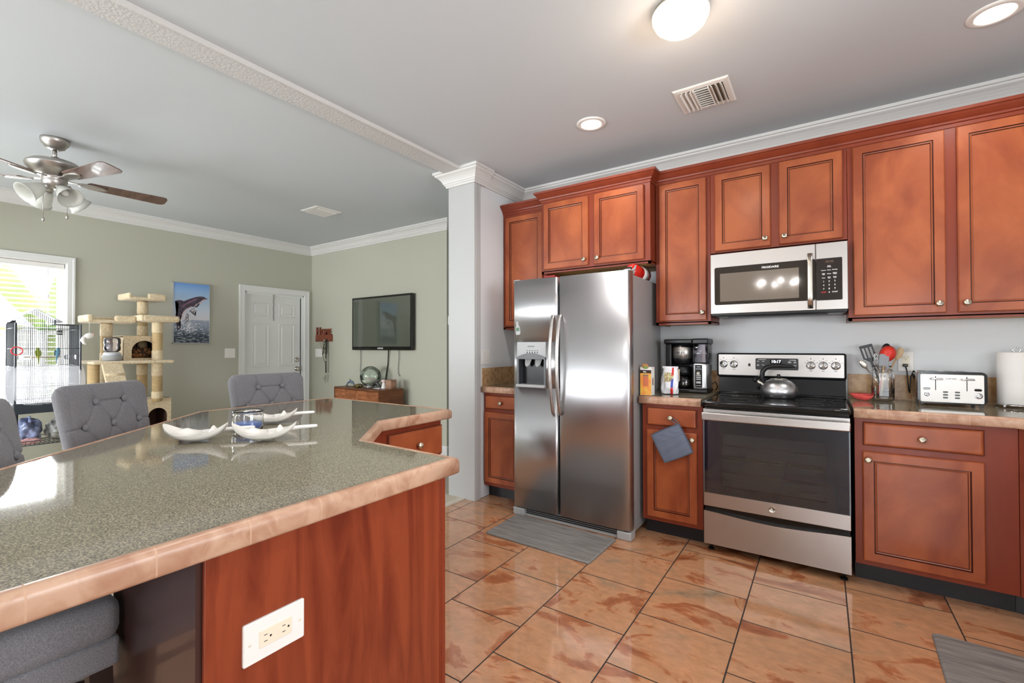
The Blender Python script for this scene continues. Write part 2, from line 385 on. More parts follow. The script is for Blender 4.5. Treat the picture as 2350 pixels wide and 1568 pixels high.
# speckled olive laminate of the counters
def laminate(name, base, dark, light):
    m = bpy.data.materials.new(name); m.use_nodes = True; nt = m.node_tree; ln = nt.links; p = nt.nodes['Principled BSDF']
    tc = node(nt, 'ShaderNodeTexCoord')
    n1 = node(nt, 'ShaderNodeTexNoise'); n1.inputs['Scale'].default_value = 300; n1.inputs['Detail'].default_value = 3; ln.new(tc.outputs['Object'], n1.inputs['Vector'])
    r = node(nt, 'ShaderNodeValToRGB'); e = r.color_ramp.elements
    e[0].position = 0.36; e[0].color = lin(dark)+(1,); e[1].position = 0.66; e[1].color = lin(light)+(1,)
    q = e.new(0.5); q.color = lin(base)+(1,)
    ln.new(n1.outputs['Fac'], r.inputs[0]); ln.new(r.outputs['Color'], p.inputs['Base Color'])
    p.inputs['Roughness'].default_value = 0.05; p.inputs['IOR'].default_value = 1.8
    n2 = node(nt, 'ShaderNodeTexNoise'); n2.inputs['Scale'].default_value = 260; ln.new(tc.outputs['Object'], n2.inputs['Vector'])
    bp = node(nt, 'ShaderNodeBump'); bp.inputs['Strength'].default_value = 0.02; bp.inputs['Distance'].default_value = 0.0008; ln.new(n2.outputs['Fac'], bp.inputs['Height']); ln.new(bp.outputs['Normal'], p.inputs['Normal'])
    return m
LAMI = laminate('olive_granite_laminate', (128, 121, 104), (92, 86, 73), (172, 162, 138))

def window_glass():
    m = bpy.data.materials.new('window_glass'); m.use_nodes = True; nt = m.node_tree; ln = nt.links
    nt.nodes.remove(nt.nodes['Principled BSDF']); out = nt.nodes['Material Output']
    t = node(nt, 'ShaderNodeBsdfTransparent'); g = node(nt, 'ShaderNodeBsdfGlossy'); g.inputs['Roughness'].default_value = 0.0
    fr = node(nt, 'ShaderNodeFresnel'); fr.inputs['IOR'].default_value = 1.45
    mx_ = node(nt, 'ShaderNodeMixShader'); ln.new(fr.outputs[0], mx_.inputs[0]); ln.new(t.outputs[0], mx_.inputs[1]); ln.new(g.outputs[0], mx_.inputs[2]); ln.new(mx_.outputs[0], out.inputs['Surface'])
    return m
WGLASS = window_glass()
def sheer_cloth():
    m = bpy.data.materials.new('sheer_mesh'); m.use_nodes = True; nt = m.node_tree; ln = nt.links
    nt.nodes.remove(nt.nodes['Principled BSDF']); out = nt.nodes['Material Output']
    t = node(nt, 'ShaderNodeBsdfTransparent'); d = node(nt, 'ShaderNodeBsdfDiffuse'); d.inputs['Color'].default_value = (0.62, 0.62, 0.66, 1)
    l = node(nt, 'ShaderNodeBsdfTranslucent'); l.inputs['Color'].default_value = (0.62, 0.62, 0.66, 1)
    a = node(nt, 'ShaderNodeAddShader'); ln.new(d.outputs[0], a.inputs[0]); ln.new(l.outputs[0], a.inputs[1])
    mx_ = node(nt, 'ShaderNodeMixShader'); mx_.inputs[0].default_value = 0.36; ln.new(t.outputs[0], mx_.inputs[1]); ln.new(a.outputs[0], mx_.inputs[2]); ln.new(mx_.outputs[0], out.inputs['Surface'])
    return m
SHEERT = sheer_cloth()

def thin_glass(name, tint, haze, hazecol):
    m = bpy.data.materials.new(name); m.use_nodes = True; nt = m.node_tree; ln = nt.links
    nt.nodes.remove(nt.nodes['Principled BSDF']); out = nt.nodes['Material Output']
    t = node(nt, 'ShaderNodeBsdfTransparent'); t.inputs[0].default_value = lin(tint)+(1,); g = node(nt, 'ShaderNodeBsdfGlossy'); g.inputs['Roughness'].default_value = 0.03
    d = node(nt, 'ShaderNodeBsdfDiffuse'); d.inputs['Color'].default_value = lin(hazecol)+(1,)
    tc = node(nt, 'ShaderNodeTexCoord'); n = node(nt, 'ShaderNodeTexNoise'); n.inputs['Scale'].default_value = 22; n.inputs['Detail'].default_value = 4; ln.new(tc.outputs['Object'], n.inputs['Vector'])
    r = node(nt, 'ShaderNodeMapRange'); r.inputs['From Min'].default_value = 0.42; r.inputs['From Max'].default_value = 0.66; r.inputs['To Max'].default_value = haze; ln.new(n.outputs['Fac'], r.inputs['Value'])
    a = node(nt, 'ShaderNodeMixShader'); ln.new(r.outputs['Result'], a.inputs[0]); ln.new(t.outputs[0], a.inputs[1]); ln.new(d.outputs[0], a.inputs[2])
    fr = node(nt, 'ShaderNodeFresnel'); fr.inputs['IOR'].default_value = 1.5
    x = node(nt, 'ShaderNodeMixShader'); ln.new(fr.outputs[0], x.inputs[0]); ln.new(a.outputs[0], x.inputs[1]); ln.new(g.outputs[0], x.inputs[2]); ln.new(x.outputs[0], out.inputs['Surface'])
    return m
GLOBE = thin_glass('globe_glass', (244, 250, 248), 0.34, (196, 214, 190))
TANKP = thin_glass('clear_tank_plastic', (226, 226, 234), 0.22, (210, 210, 226))

# ================================================================== ROOM SHELL
ZC = 2.755
b = B(); b.box(-2.5, 1.87, -3.3, 3.82, -0.1, 0); struct('floor', b, TILE)
b = B(); b.box(-6.46, -2.5, -3.3, 4.12, -0.1, 0.006); b.box(-3.75, -2.5, 4.12, 6.62, -0.1, 0.006); struct('floor_carpet', b, CARPET)
b = B(); b.box(-2.53, -2.475, -3.2, 2.97, -0.02, 0.012, 0.004); struct('trim_threshold', b, mat('threshold_strip', (206, 196, 184), 0.5))
b = B(); b.box(-6.5, 1.9, -3.4, 6.7, ZC, ZC+0.12); struct('ceiling', b, W_CEIL)
b = B(); b.box(-2.5, 1.87, 3.70, 3.82, 0, ZC); struct('wall_north', b, W_KIT)
b = B(); b.box(1.75, 1.87, -3.3, 0.15, 0, ZC); b.box(1.75, 1.87, 1.65, 3.82, 0, ZC); b.box(1.75, 1.87, 0.15, 1.65, 0, 1.1); b.box(1.75, 1.87, 0.15, 1.65, 2.15, ZC)
struct('wall_east', b, W_KIT)
b = B()
for x0, x1, z0, z1 in ((-6.46, -5.85, 0, ZC), (-5.85, -3.95, 0, 0.7), (-5.85, -3.95, 2.2, ZC), (-3.95, -3.2, 0, ZC), (-3.2, -1.95, 2.2, ZC), (-1.95, 0.55, 0, ZC), (0.55, 1.6, 2.2, ZC), (1.6, 1.87, 0, ZC)):
    b.box(x0, x1, -3.3, -3.2, z0, z1)
struct('wall_south', b, W_SAGE)
b = B()
for y0, y1, z0, z1 in ((-3.3, 0.33, 0, ZC), (0.33, 1.30, 0, 0.72), (0.33, 1.30, 2.12, ZC), (1.30, 3.04, 0, ZC), (3.04, 3.87, 2.02, ZC), (3.87, 4.12, 0, ZC)):
    b.box(-6.46, -6.34, y0, y1, z0, z1)
struct('wall_west', b, W_SAGE)
b = B(); b.box(-6.46, -3.63, 4.0, 4.12, 0, ZC); b.box(-3.75, -3.63, 4.12, 6.62, 0, ZC); struct('wall_northwest', b, W_SAGE)
b = B(); b.box(-3.75, -2.5, 6.5, 6.62, 0, ZC); struct('wall_hall', b, W_SAGE)
b = B(); b.box(-2.645, -2.385, 2.96, 3.82, 0, ZC); b.box(-2.645, -2.5, 3.82, 6.5, 0, ZC); struct('wall_wing', b, W_KIT)
# plain flat boards wrapping the end of the wing wall
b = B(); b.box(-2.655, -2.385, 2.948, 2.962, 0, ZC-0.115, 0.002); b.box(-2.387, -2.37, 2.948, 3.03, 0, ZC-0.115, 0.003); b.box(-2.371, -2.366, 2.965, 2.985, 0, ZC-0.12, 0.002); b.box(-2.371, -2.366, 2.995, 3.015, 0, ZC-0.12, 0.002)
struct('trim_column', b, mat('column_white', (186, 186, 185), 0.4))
CROWN = [(0, -0.118), (0.012, -0.118), (0.014, -0.104), (0.021, -0.100), (0.023, -0.090), (0.029, -0.087), (0.034, -0.074), (0.044, -0.058), (0.058, -0.043), (0.072, -0.034), (0.077, -0.030), (0.078, -0.020), (0.090, -0.018), (0.090, 0.002), (0, 0.002)]
cp = [(o, ZC+z-0.001) for o, z in CROWN]
b = B(); b.sweep([(1.75, -3.2), (1.75, 3.70), (-2.385, 3.70), (-2.385, 3.06)], cp); struct('trim_crown_kitchen', b, TRIM)
b = B(); b.sweep([(-2.368, 3.10), (-2.368, 2.946), (-2.657, 2.946), (-2.657, 3.9)], [(o*1.06, ZC+z*1.04-0.001) for o, z in CROWN]); struct('trim_crown_column', b, TRIM)
b = B(); b.sweep([(-3.63, 6.5), (-3.63, 4.0), (-6.34, 4.0), (-6.34, -3.2), (1.75, -3.2)], cp); struct('trim_crown_living', b, TRIM)
b = B(); b.box(-2.632, -2.462, -3.2, 2.872, ZC-0.022, ZC+0.01, 0.003); struct('trim_beam', b, W_BEAM)
b = B(); b.box(-2.464, -2.452, -3.2, 2.85, ZC-0.026, ZC+0.01, 0.002); struct('trim_beam_edge', b, TRIM)
BASE = [(0, 0.0), (0.014, 0.0), (0.014, 0.085), (0.010, 0.10), (0.004, 0.112), (0, 0.112)]
b = B(); b.sweep([(-3.63, 6.5), (-3.63, 4.0), (-6.34, 4.0), (-6.34, 3.97)], BASE); struct('baseboard_northwest', b, TRIM)
b = B(); b.sweep([(-6.34, 2.95), (-6.34, -3.2)], BASE); struct('baseboard_west', b, TRIM)

def empty_struct(name, loc):
    o = bpy.data.objects.new(name, None); COL.objects.link(o); o.location = loc; o['kind'] = 'structure'; o.empty_display_size = 0.05
    WM[o.name] = M.Translation(V(loc)); return o

# entry door in the west wall
d1 = empty_struct('door_1', (-6.34, 3.455, 0))
mxw = face_mx((-6.34, 0, 0), (0, 1, 0), (0, 0, 1))       # x = room y, y = z, out = +x
b = B()
CAS = [(0, 0), (0, 0.012), (0.012, 0.018), (0.055, 0.018), (0.06, 0.022), (0.078, 0.022), (0.078, 0)]
def casing(b, mx, u0, u1, v0, v1, closed_bottom, wd=0.078):
    """mitred flat casing around an opening"""
    k = wd/0.078
    pr = [(a*k, d) for a, d in CAS]
    if closed_bottom:
        cs = [(u0, v0), (u1, v0), (u1, v1), (u0, v1), (u0, v0)]; sg = [(-1, -1), (1, -1), (1, 1), (-1, 1), (-1, -1)]
    else:
        cs = [(u0, v0), (u0, v1), (u1, v1), (u1, v0)]; sg = [(-1, 0), (-1, 1), (1, 1), (1, 0)]
    b.rings([[mx @ V((u+s*a, v+t*a, d)) for a, d in pr] for (u, v), (s, t) in zip(cs, sg)], not closed_bottom, not closed_bottom, True, None, False)
casing(b, mxw, 3.04, 3.87, 0, 2.02, False)
obj('door_frame', b, DOORW, d1)
b = B(); b.box(-6.46, -6.34, 3.04, 3.055, 0, 2.02); b.box(-6.46, -6.34, 3.855, 3.87, 0, 2.02); b.box(-6.46, -6.34, 3.04, 3.87, 2.005, 2.02); obj('jamb', b, DOORW, d1)
b = B(); b.box(-6.425, -6.385, 3.058, 3.848, 0.01, 2.0, 0.002)
ms = face_mx((-6.385, 0, 0), (0, 1, 0), (0, 0, 1))
for u0, u1 in ((3.15, 3.385), (3.52, 3.755)):
    for v0, v1 in ((1.70, 1.885), (1.0, 1.60), (0.22, 0.86)):
        L = []
        for ins, dp in ((0, 0.0), (0.004, 0.007), (0.014, 0.007), (0.022, 0.001), (0.034, 0.001), (0.05, 0.007)):
            L.append([ms @ V(p) for p in ((u0+ins, v0+ins, dp), (u1-ins, v0+ins, dp), (u1-ins, v1-ins, dp), (u0+ins, v1-ins, dp))])
        b.rings(L, False, True, True, None, False)
ds = obj('door_leaf', b, DOORW, d1)
b = B(); mk = face_mx((-6.385, 3.79, 0.955), (0, 1, 0), (0, 0, 1))
b.lathe([(0.034, 0), (0.034, 0.006), (0.014, 0.012), (0.012, 0.035), (0.028, 0.045), (0.031, 0.058), (0.026, 0.068), (0.0, 0.072)], (0, 0, 0), 20, mk); obj('doorknob', b, NICKEL, d1)
b = B(); mk = face_mx((-6.385, 3.79, 1.085), (0, 1, 0), (0, 0, 1))
b.lathe([(0.033, 0), (0.033, 0.010), (0.028, 0.016), (0.0, 0.016)], (0, 0, 0), 20, mk); b.box(-0.004, 0.004, -0.018, 0.018, 0.014, 0.03, 0.002, 2, mk); obj('deadbolt', b, NICKEL, d1)
b = B(); mk = face_mx((-6.385, 3.845, 1.0), (0, 1, 0), (0, 0, 1)); b.box(-0.004, 0.004, -0.99, 0.99, 0.0, 0.006, 0, 2, mk); obj('weatherstrip', b, BLACKP, d1)

# living room window with casing
w1 = empty_struct('window_1', (-6.34, 0.815, 1.42))
b = B(); casing(b, mxw, 0.33, 1.30, 0.72, 2.12, True, 0.066); obj('casing', b, DOORW, w1)
b = B()
for y0, y1, z0, z1 in ((0.33, 0.375, 0.72, 2.12), (1.255, 1.30, 0.72, 2.12), (0.33, 1.30, 0.72, 0.765), (0.33, 1.30, 2.075, 2.12), (0.33, 1.30, 1.40, 1.445)):
    b.box(-6.455, -6.415, y0, y1, z0, z1)
b.box(-6.46, -6.34, 0.33, 0.335, 0.72, 2.12); b.box(-6.46, -6.34, 1.295, 1.30, 0.72, 2.12); b.box(-6.46, -6.34, 0.33, 1.30, 2.115, 2.12); b.box(-6.46, -6.335, 0.33, 1.30, 0.72, 0.728)
obj('sash', b, WHITEP, w1)
b = B(); b.box(-6.438, -6.432, 0.37, 1.26, 0.76, 2.08); obj('pane', b, WGLASS, w1)
# unseen glazing; the south doors and window are added to carry the fill light
def window_unit(name, o, right, u0, u1, v0, v1, bars, into):
    t = empty_struct(name, o); mx = face_mx(o, right, (0, 0, 1)); b = B(); f = 0.05
    for a, c, d, e in ((u0, u0+f, v0, v1), (u1-f, u1, v0, v1), (u0, u1, v0, v0+f), (u0, u1, v1-f, v1)): b.box(a, c, d, e, -into, -into+0.04, 0, 2, mx)
    for u in bars: b.box(u-f/2, u+f/2, v0, v1, -into, -into+0.04, 0, 2, mx)
    obj('sash', b, WHITEP, t)
    b = B(); b.box(u0+0.02, u1-0.02, v0+0.02, v1-0.02, -into+0.018, -into+0.022, 0, 2, mx); obj('pane', b, WGLASS, t)
    b = B(); casing(b, mx, u0, u1, v0, v1, v0 > 0.05); obj('casing', b, DOORW, t)
window_unit('added_door_2', (0, -3.2, 0), (-1, 0, 0), 1.95, 3.2, 0.0, 2.2, (2.57,), 0.09)
window_unit('added_door_3', (0, -3.2, 0), (-1, 0, 0), -1.6, -0.55, 0.0, 2.2, (), 0.09)
window_unit('added_window_2', (-4.9, -3.2, 0), (-1, 0, 0), -0.95, 0.95, 0.7, 2.2, (0.0,), 0.09)
window_unit('window_3', (1.75, 0.9, 0), (0, -1, 0), -0.75, 0.75, 1.1, 2.15, (0.0,), 0.1)

# blind
t = thing('window_blind', 'white slatted blind drawn over the window behind the bird cage', 'blind', (-6.375, 0.815, 2.1))
b = B(); b.box(-6.40, -6.35, 0.34, 1.29, 2.065, 2.112, 0.003); obj('headrail', b, WHITEP, t)
b = B(); z = 2.03
SL = mat('blind_slat', (244, 243, 240), 0.5)
while z > 0.80:
    b.prism([(-6.405, 0.342, z-0.004), (-6.375, 0.342, z+0.002), (-6.348, 0.342, z-0.003), (-6.348, 0.342, z-0.0005), (-6.375, 0.342, z+0.0045), (-6.405, 0.342, z-0.0015)], (0, 0.946, 0)); z -= 0.047
obj('slats', b, SL, t)
b = B(); b.box(-6.40, -6.352, 0.342, 1.288, 0.758, 0.782, 0.003); obj('bottom_rail', b, WHITEP, t)
b = B()
for y in (0.45, 0.82, 1.18):
    for x in (-6.404, -6.347): b.box(x-0.0012, x+0.0012, y-0.0012, y+0.0012, 0.77, 2.07)
obj('ladder_cord', b, WHITEP, t)
b = B(); b.tube([(-6.34, 1.17, 2.07), (-6.335, 1.17, 1.9), (-6.335, 1.17, 1.80)], 0.003, 6); b.cyl((-6.335, 1.17, 1.80), (-6.335, 1.17, 1.76), 0.006, 0.008, 8); obj('tilt_wand', b, WHITEP, t)

# garden outside the living room window
b = B(); b.box(-22, -6.9, -10, 12, -0.25, -0.15); struct('ground_outside', b, LAWN)
b = B(); b.box(-11.2, -11.1, -6, 9, -0.15, 1.55); struct('wall_outside', b, FENCE)
def plant(name, label, loc, leaves, m, hgt):
    t = thing(name, label, 'plant', loc)
    b = B(); b.tube([(loc[0], loc[1], -0.16), (loc[0]+0.03, loc[1], hgt*0.5), (loc[0], loc[1]+0.02, hgt)], [0.07, 0.06, 0.04], 10); obj('stem', b, mat(name+'_stem', (150, 160, 96), 0.6), t)
    for az, ln_, rise, wd in leaves:
        b = B(); a = rad(az)
        def f(u, v):
            s = ln_*u; hh = hgt+rise*math.sin(u*PI*0.62)*1.0
            ww = wd*math.sin(PI*min(1, 0.06+u*0.94))**0.6*(v-0.5)
            return V((loc[0]+math.cos(a)*s-math.sin(a)*ww, loc[1]+math.sin(a)*s+math.cos(a)*ww, hh-0.25*abs(ww)))
        b.grid(f, 14, 4); obj('leaf', b, m, t)
plant('banana_plant', 'tall green broad-leaved plant outside the blind-covered window', (-8.3, 1.55, -0.15), [(-60, 1.2, 0.9, 0.42), (20, 1.0, 1.0, 0.4), (110, 1.1, 0.8, 0.4), (200, 1.1, 0.9, 0.42), (270, 0.9, 1.2, 0.4)], LEAF, 1.45)
plant('shrub_plant', 'low yellow-green shrub outside the window behind the bird cage', (-8.6, 0.75, -0.15), [(k*47, 0.8, 0.55, 0.28) for k in range(8)], LEAF2, 1.0)

# ================================================================== CABINETS
NF = lambda y: face_mx((0, y, 0), (1, 0, 0), (0, 0, 1))      # front facing the camera side (-y)
def loopq(mx, u0, u1, v0, v1, ins, d):
    return [mx @ V(p) for p in ((u0+ins, v0+ins, d), (u1-ins, v0+ins, d), (u1-ins, v1-ins, d), (u0+ins, v1-ins, d))]
def door_front(mx, u0, u1, v0, v1, fr=0.046, th=0.02):
    b = B(); L = []; mis = []
    for ins, d, m_ in ((0, 0, 0), (0, th-0.005, 0), (0.005, th, 0), (fr, th, 1), (fr+0.002, th-0.005, 1), (fr+0.005, th-0.0045, 0), (fr+0.007, th-0.002, 0), (fr+0.011, th-0.003, 1), (fr+0.013, th-0.010, 0)):
        L.append(loopq(mx, u0, u1, v0, v1, ins, d)); mis.append(m_)
    b.rings(L, True, True, True, mis, False); return b
def drawer_front(mx, u0, u1, v0, v1, th=0.02):
    b = B(); L = []; mis = []
    for ins, d, m_ in ((0, 0, 0), (0, th-0.008, 1), (0.003, th-0.006, 0), (0.009, th-0.001, 0), (0.013, th, 0)):
        L.append(loopq(mx, u0, u1, v0, v1, ins, d)); mis.append(m_)
    b.rings(L, True, True, True, mis, False); return b
KNOBM = mat('ribbed_nickel', (205, 196, 176), 0.25, 1.0)
def knob(mx, u, v, d, parent):
    b = B(); mk = mx @ M.Translation((u, v, d))
    b.lathe([(0.009, 0), (0.008, 0.003), (0.006, 0.010), (0.013, 0.014), (0.0165, 0.018), (0.0165, 0.022), (0.013, 0.026), (0.0, 0.028)], (0, 0, 0), 22, mk)
    for k in range(12):
        a = 2*PI*k/12; b.cyl(mk @ V((0.0155*math.cos(a), 0.0155*math.sin(a), 0.017)), mk @ V((0.013*math.cos(a), 0.013*math.sin(a), 0.026)), 0.0016, 0.001, 6)
    return obj('knob', b, KNOBM, parent)
def fronts(t, mx, doors, drawers, fr=0.046):
    for (u0, u1, v0, v1, kb) in doors:
        o = obj('door', door_front(mx, u0, u1, v0, v1, fr), [WOOD, GLAZE], t)
        if kb: knob(mx, kb[0], kb[1], 0.02, o)
    for (u0, u1, v0, v1, kb) in drawers:
        o = obj('drawer', drawer_front(mx, u0, u1, v0, v1), [WOOD, GLAZE], t)
        if kb: knob(mx, kb[0], kb[1], 0.02, o)
CCR = [(0, 2.452), (0.005, 2.452), (0.006, 2.470), (0.013, 2.474), (0.015, 2.484), (0.024, 2.492), (0.036, 2.506), (0.043, 2.516), (0.050, 2.520), (0.052, 2.536), (0, 2.536)]
def upper(name, label, x0, x1, yf, z0, z1, doors, crown, grp, knobs=True):
    t = thing(name, label, 'cabinet', ((x0+x1)/2, (yf+3.695)/2, z0), 0, grp)
    b = B(); b.box(x0, x1, yf, 3.695, z0+0.012, z1, 0.001); b.box(x0, x0+0.018, yf, 3.695, z0, z0+0.02); b.box(x1-0.018, x1, yf, 3.695, z0, z0+0.02); b.box(x0, x1, yf, yf+0.02, z0, z0+0.02)
    b.mi = 1; b.box(x0+0.018, x1-0.018, yf+0.02, 3.68, z0+0.006, z0+0.0125); b.mi = 0
    obj('carcass', b, [WOODF, RAWPLY], t)
    fronts(t, NF(yf), doors, [])
    if crown:
        b = B(); b.sweep(crown, CCR); obj('crown_molding', b, WOODF, t)
    return t
UG = 'cherry wall cabinets along the kitchen wall'
upper('wall_cabinet', 'tall narrow cherry wall cabinet in the corner, half hidden by the refrigerator', -2.380, -1.915, 3.38, 1.425, 2.46,
      [(-2.35, -1.965, 1.455, 2.425, None)], [(-1.93, 3.38), (-2.38, 3.38)], UG)
upper('wall_cabinet', 'two-door cherry wall cabinet standing forward above the refrigerator', -1.910, -1.012, 3.262, 1.868, 2.46,
      [(-1.885, -1.490, 1.90, 2.440, (-1.520, 1.945)), (-1.440, -1.055, 1.90, 2.440, (-1.410, 1.945))], [(-1.012, 3.42), (-1.012, 3.262), (-1.91, 3.262), (-1.91, 3.44)], UG)
upper('wall_cabinet', 'narrow one-door cherry wall cabinet above the coffee maker', -1.008, -0.634, 3.38, 1.425, 2.46,
      [(-0.980, -0.658, 1.452, 2.445, (-0.685, 1.505))], None, UG)
upper('wall_cabinet', 'short two-door cherry wall cabinet above the microwave', -0.632, 0.129, 3.38, 1.888, 2.46,
      [(-0.602, -0.270, 1.918, 2.445, (-0.300, 1.966)), (-0.222, 0.108, 1.918, 2.445, (-0.192, 1.966))], None, UG)
upper('wall_cabinet', 'wide tall cherry wall cabinet above the toaster and paper towels', 0.131, 1.035, 3.38, 1.418, 2.46,
      [(0.156, 0.558, 1.450, 2.445, (0.528, 1.500)), (0.606, 1.008, 1.450, 2.445, (0.636, 1.500))], None, UG)
b = B(); b.sweep([(1.035, 3.66), (1.035, 3.38), (-1.006, 3.38)], CCR)
tag(obj('cabinet_crown', b, WOODF), 'long cherry crown molding running over the wall cabinets beside the microwave', 'molding')

def base(name, label, x0, x1, doors, drawers, yf=3.09):
    t = thing(name, label, 'cabinet', ((x0+x1)/2, (yf+3.695)/2, 0), 0, 'cherry base cabinets along the kitchen wall')
    b = B(); b.box(x0, x1, yf, 3.695, 0.105, 0.889, 0.001); obj('carcass', b, WOODF, t)
    b = B(); b.box(x0, x1, yf+0.072, 3.69, 0.0, 0.106); obj('toe_kick', b, TOE, t)
    fronts(t, NF(yf), doors, drawers); return t
base('base_cabinet', 'cherry base cabinet in the corner to one side of the refrigerator', -2.381, -2.0, [(-2.366, -2.02, 0.135, 0.722, None)], [(-2.358, -2.02, 0.752, 0.862, (-2.19, 0.805))])
base('base_cabinet', 'narrow cherry base cabinet between refrigerator and range, pot holder on its drawer', -1.018, -0.632, [(-0.986, -0.665, 0.132, 0.712, (-0.690, 0.672))], [(-0.984, -0.667, 0.744, 0.862, (-0.826, 0.802))])
base('base_cabinet', 'wide cherry base cabinet under the toaster, one drawer over one door', 0.140, 0.752, [(0.173, 0.637, 0.132, 0.710, (0.196, 0.668))], [(0.176, 0.637, 0.742, 0.865, (0.412, 0.798))])
# corner sink base, its face set at an angle
t = thing('corner_cabinet', 'angled cherry corner cabinet at the far end of the kitchen run', 'cabinet', (1.2, 3.2, 0))
b = B(); b.prism([(0.754, 3.09, 0.105), (0.754, 3.695, 0.105), (1.745, 3.695, 0.105), (1.745, 2.68, 0.105), (1.164, 2.68, 0.105)], (0, 0, 0.784)); obj('carcass', b, WOODF, t)
b = B(); b.prism([(0.754, 3.162, 0), (0.754, 3.69, 0), (1.74, 3.69, 0), (1.74, 2.75, 0), (1.195, 2.75, 0), (0.79, 3.15, 0)], (0, 0, 0.106)); obj('toe_kick', b, TOE, t)
s2 = 1/math.sqrt(2); mc = face_mx((0.754, 3.09, 0), (s2, -s2, 0), (0, 0, 1))
fronts(t, mc, [(0.03, 0.55, 0.135, 0.71, (0.06, 0.668))], [(0.03, 0.55, 0.742, 0.865, None)])
t = thing('base_cabinet', 'cherry base cabinet under the sink window beyond the corner', 'cabinet', (1.45, 1.2, 0), 0, 'cherry base cabinets along the kitchen wall')
b = B(); b.box(1.17, 1.745, -0.6, 2.678, 0.105, 0.889); obj('carcass', b, WOODF, t)
b = B(); b.box(1.24, 1.74, -0.6, 2.678, 0, 0.106); obj('toe_kick', b, TOE, t)

# ------------------------------------------------------------------ counters
def tile_edge(path, zt, closed=False, step=0.153, g=0.0026):
    P = [V(p) for p in path]; n = len(P); pts = []; mis = []
    segs = n if closed else n-1
    for k in range(segs):
        a = P[k]; c = P[(k+1) % n]; L = (c-a).length; d = (c-a)/L
        pts.append(a); s = step if L > step else L
        while s < L-0.03:
            mis.append(0); pts.append(a+d*(s-g/2)); mis.append(1); pts.append(a+d*(s+g/2)); s += step
        mis.append(0)
    if not closed: pts.append(P[-1])
    b = B()
    pr = [(-0.014, zt+0.0005), (-0.005, zt+0.0012), (0.001, zt-0.0005), (0.006, zt-0.004), (0.009, zt-0.010), (0.010, zt-0.018), (0.010, zt-0.042), (0.008, zt-0.047), (0.003, zt-0.050), (-0.014, zt-0.050)]
    b.sweep([(p.x, p.y, 0) for p in pts], pr, closed, True, mis)
    return b
def counter(name, label, poly, edge, zt, closed=False):
    cx = sum(p[0] for p in poly)/len(poly); cy = sum(p[1] for p in poly)/len(poly)
    t = thing(name, label, 'countertop', (cx, cy, zt-0.05))
    b = B(); b.prism([(x, y, zt-0.046) for x, y in poly], (0, 0, 0.045)); obj('laminate_top', b, LAMI, t)
    obj('tile_edge', tile_edge(edge, zt, closed), [TILEEDGE, GROUT], t)
    return t
ZK = 0.937
counter('kitchen_countertop', 'short dark countertop with tan tile edge tucked beside the refrigerator', [(-2.383, 3.055), (-1.985, 3.055), (-1.985, 3.68), (-2.383, 3.68)], [(-1.985, 3.055), (-2.383, 3.055)], ZK)
counter('kitchen_countertop', 'small dark countertop with tan tile edge between refrigerator and range', [(-1.030, 3.055), (-0.634, 3.055), (-0.634, 3.68), (-1.030, 3.68)], [(-0.634, 3.055), (-1.030, 3.055)], ZK)
counter('kitchen_countertop', 'long dark countertop with tan tile edge carrying the toaster', [(0.136, 3.055), (0.735, 3.055), (1.15, 2.64), (1.15, -0.6), (1.74, -0.6), (1.74, 3.68), (0.136, 3.68)], [(1.15, -0.6), (1.15, 2.64), (0.735, 3.055), (0.136, 3.055)], ZK)
# tile backsplash strips
def splash(name, pts_fn, L, h, n):
    b = B()
    for k in range(n):
        u0, u1 = L*k/n, L*(k+1)/n
        b.mi = 0; b.box(u0+0.0012, u1-0.0012, 0.0012, h, 0.0, 0.008, 0.0015, 1, pts_fn)
    b.mi = 1; b.box(0, L, 0, h-0.002, 0.0, 0.0066, 0, 1, pts_fn)
    o = struct(name, b, [SPLASH, GROUT2]); return o
splash('trim_backsplash_wing', face_mx((-2.385, 3.06, ZK-0.002), (0, 1, 0), (0, 0, 1)), 0.63, 0.155, 4)
splash('trim_backsplash_corner', face_mx((-2.375, 3.70, ZK-0.002), (1, 0, 0), (0, 0, 1)), 0.385, 0.155, 3)
splash('trim_backsplash_range', face_mx((-1.03, 3.70, ZK-0.002), (1, 0, 0), (0, 0, 1)), 0.395, 0.155, 3)
splash('trim_backsplash_counter', face_mx((0.136, 3.70, ZK-0.002), (1, 0, 0), (0, 0, 1)), 1.6, 0.155, 10)

# ------------------------------------------------------------------ island
ZI = 0.93
IP = [(-0.938, 0.0), (-0.938, 1.07), (-1.395, 1.085), (-1.684, 1.405), (-1.684, 1.875), (-2.70, 1.875), (-2.742, 1.83), (-2.742, 1.085), (-1.66, 0.0)]
t = thing('island_countertop', 'large glossy olive speckled island top with tan bullnose tile edge', 'countertop', (-1.9, 0.8, ZI-0.05))
b = B(); b.prism([(x, y, ZI-0.046) for x, y in IP], (0, 0, 0.045)); obj('laminate_top', b, LAMI, t)
obj('tile_edge', tile_edge(IP[::-1], ZI, True), [TILEEDGE, GROUT], t)
t = thing('island_cabinet', 'cherry island cabinet with wood grain end panel under the olive top', 'cabinet', (-1.6, 0.9, 0))
BP = [(-0.992, 0.40), (-0.992, 1.045), (-1.405, 1.045), (-1.722, 1.40), (-1.722, 1.848), (-2.2, 1.848), (-2.2, 1.15), (-1.45, 0.40)]
b = B(); b.prism([(x, y, 0.105) for x, y in BP], (0, 0, 0.774)); b.prism([(x, y, 0.0) for x, y in ((-0.992, 0.40), (-0.992, 0.97), (-1.44, 0.97), (-1.79, 1.37), (-1.79, 1.848), (-2.2, 1.848), (-2.2, 1.15), (-1.45, 0.40))], (0, 0, 0.105))
obj('carcass', b, WOODF, t)
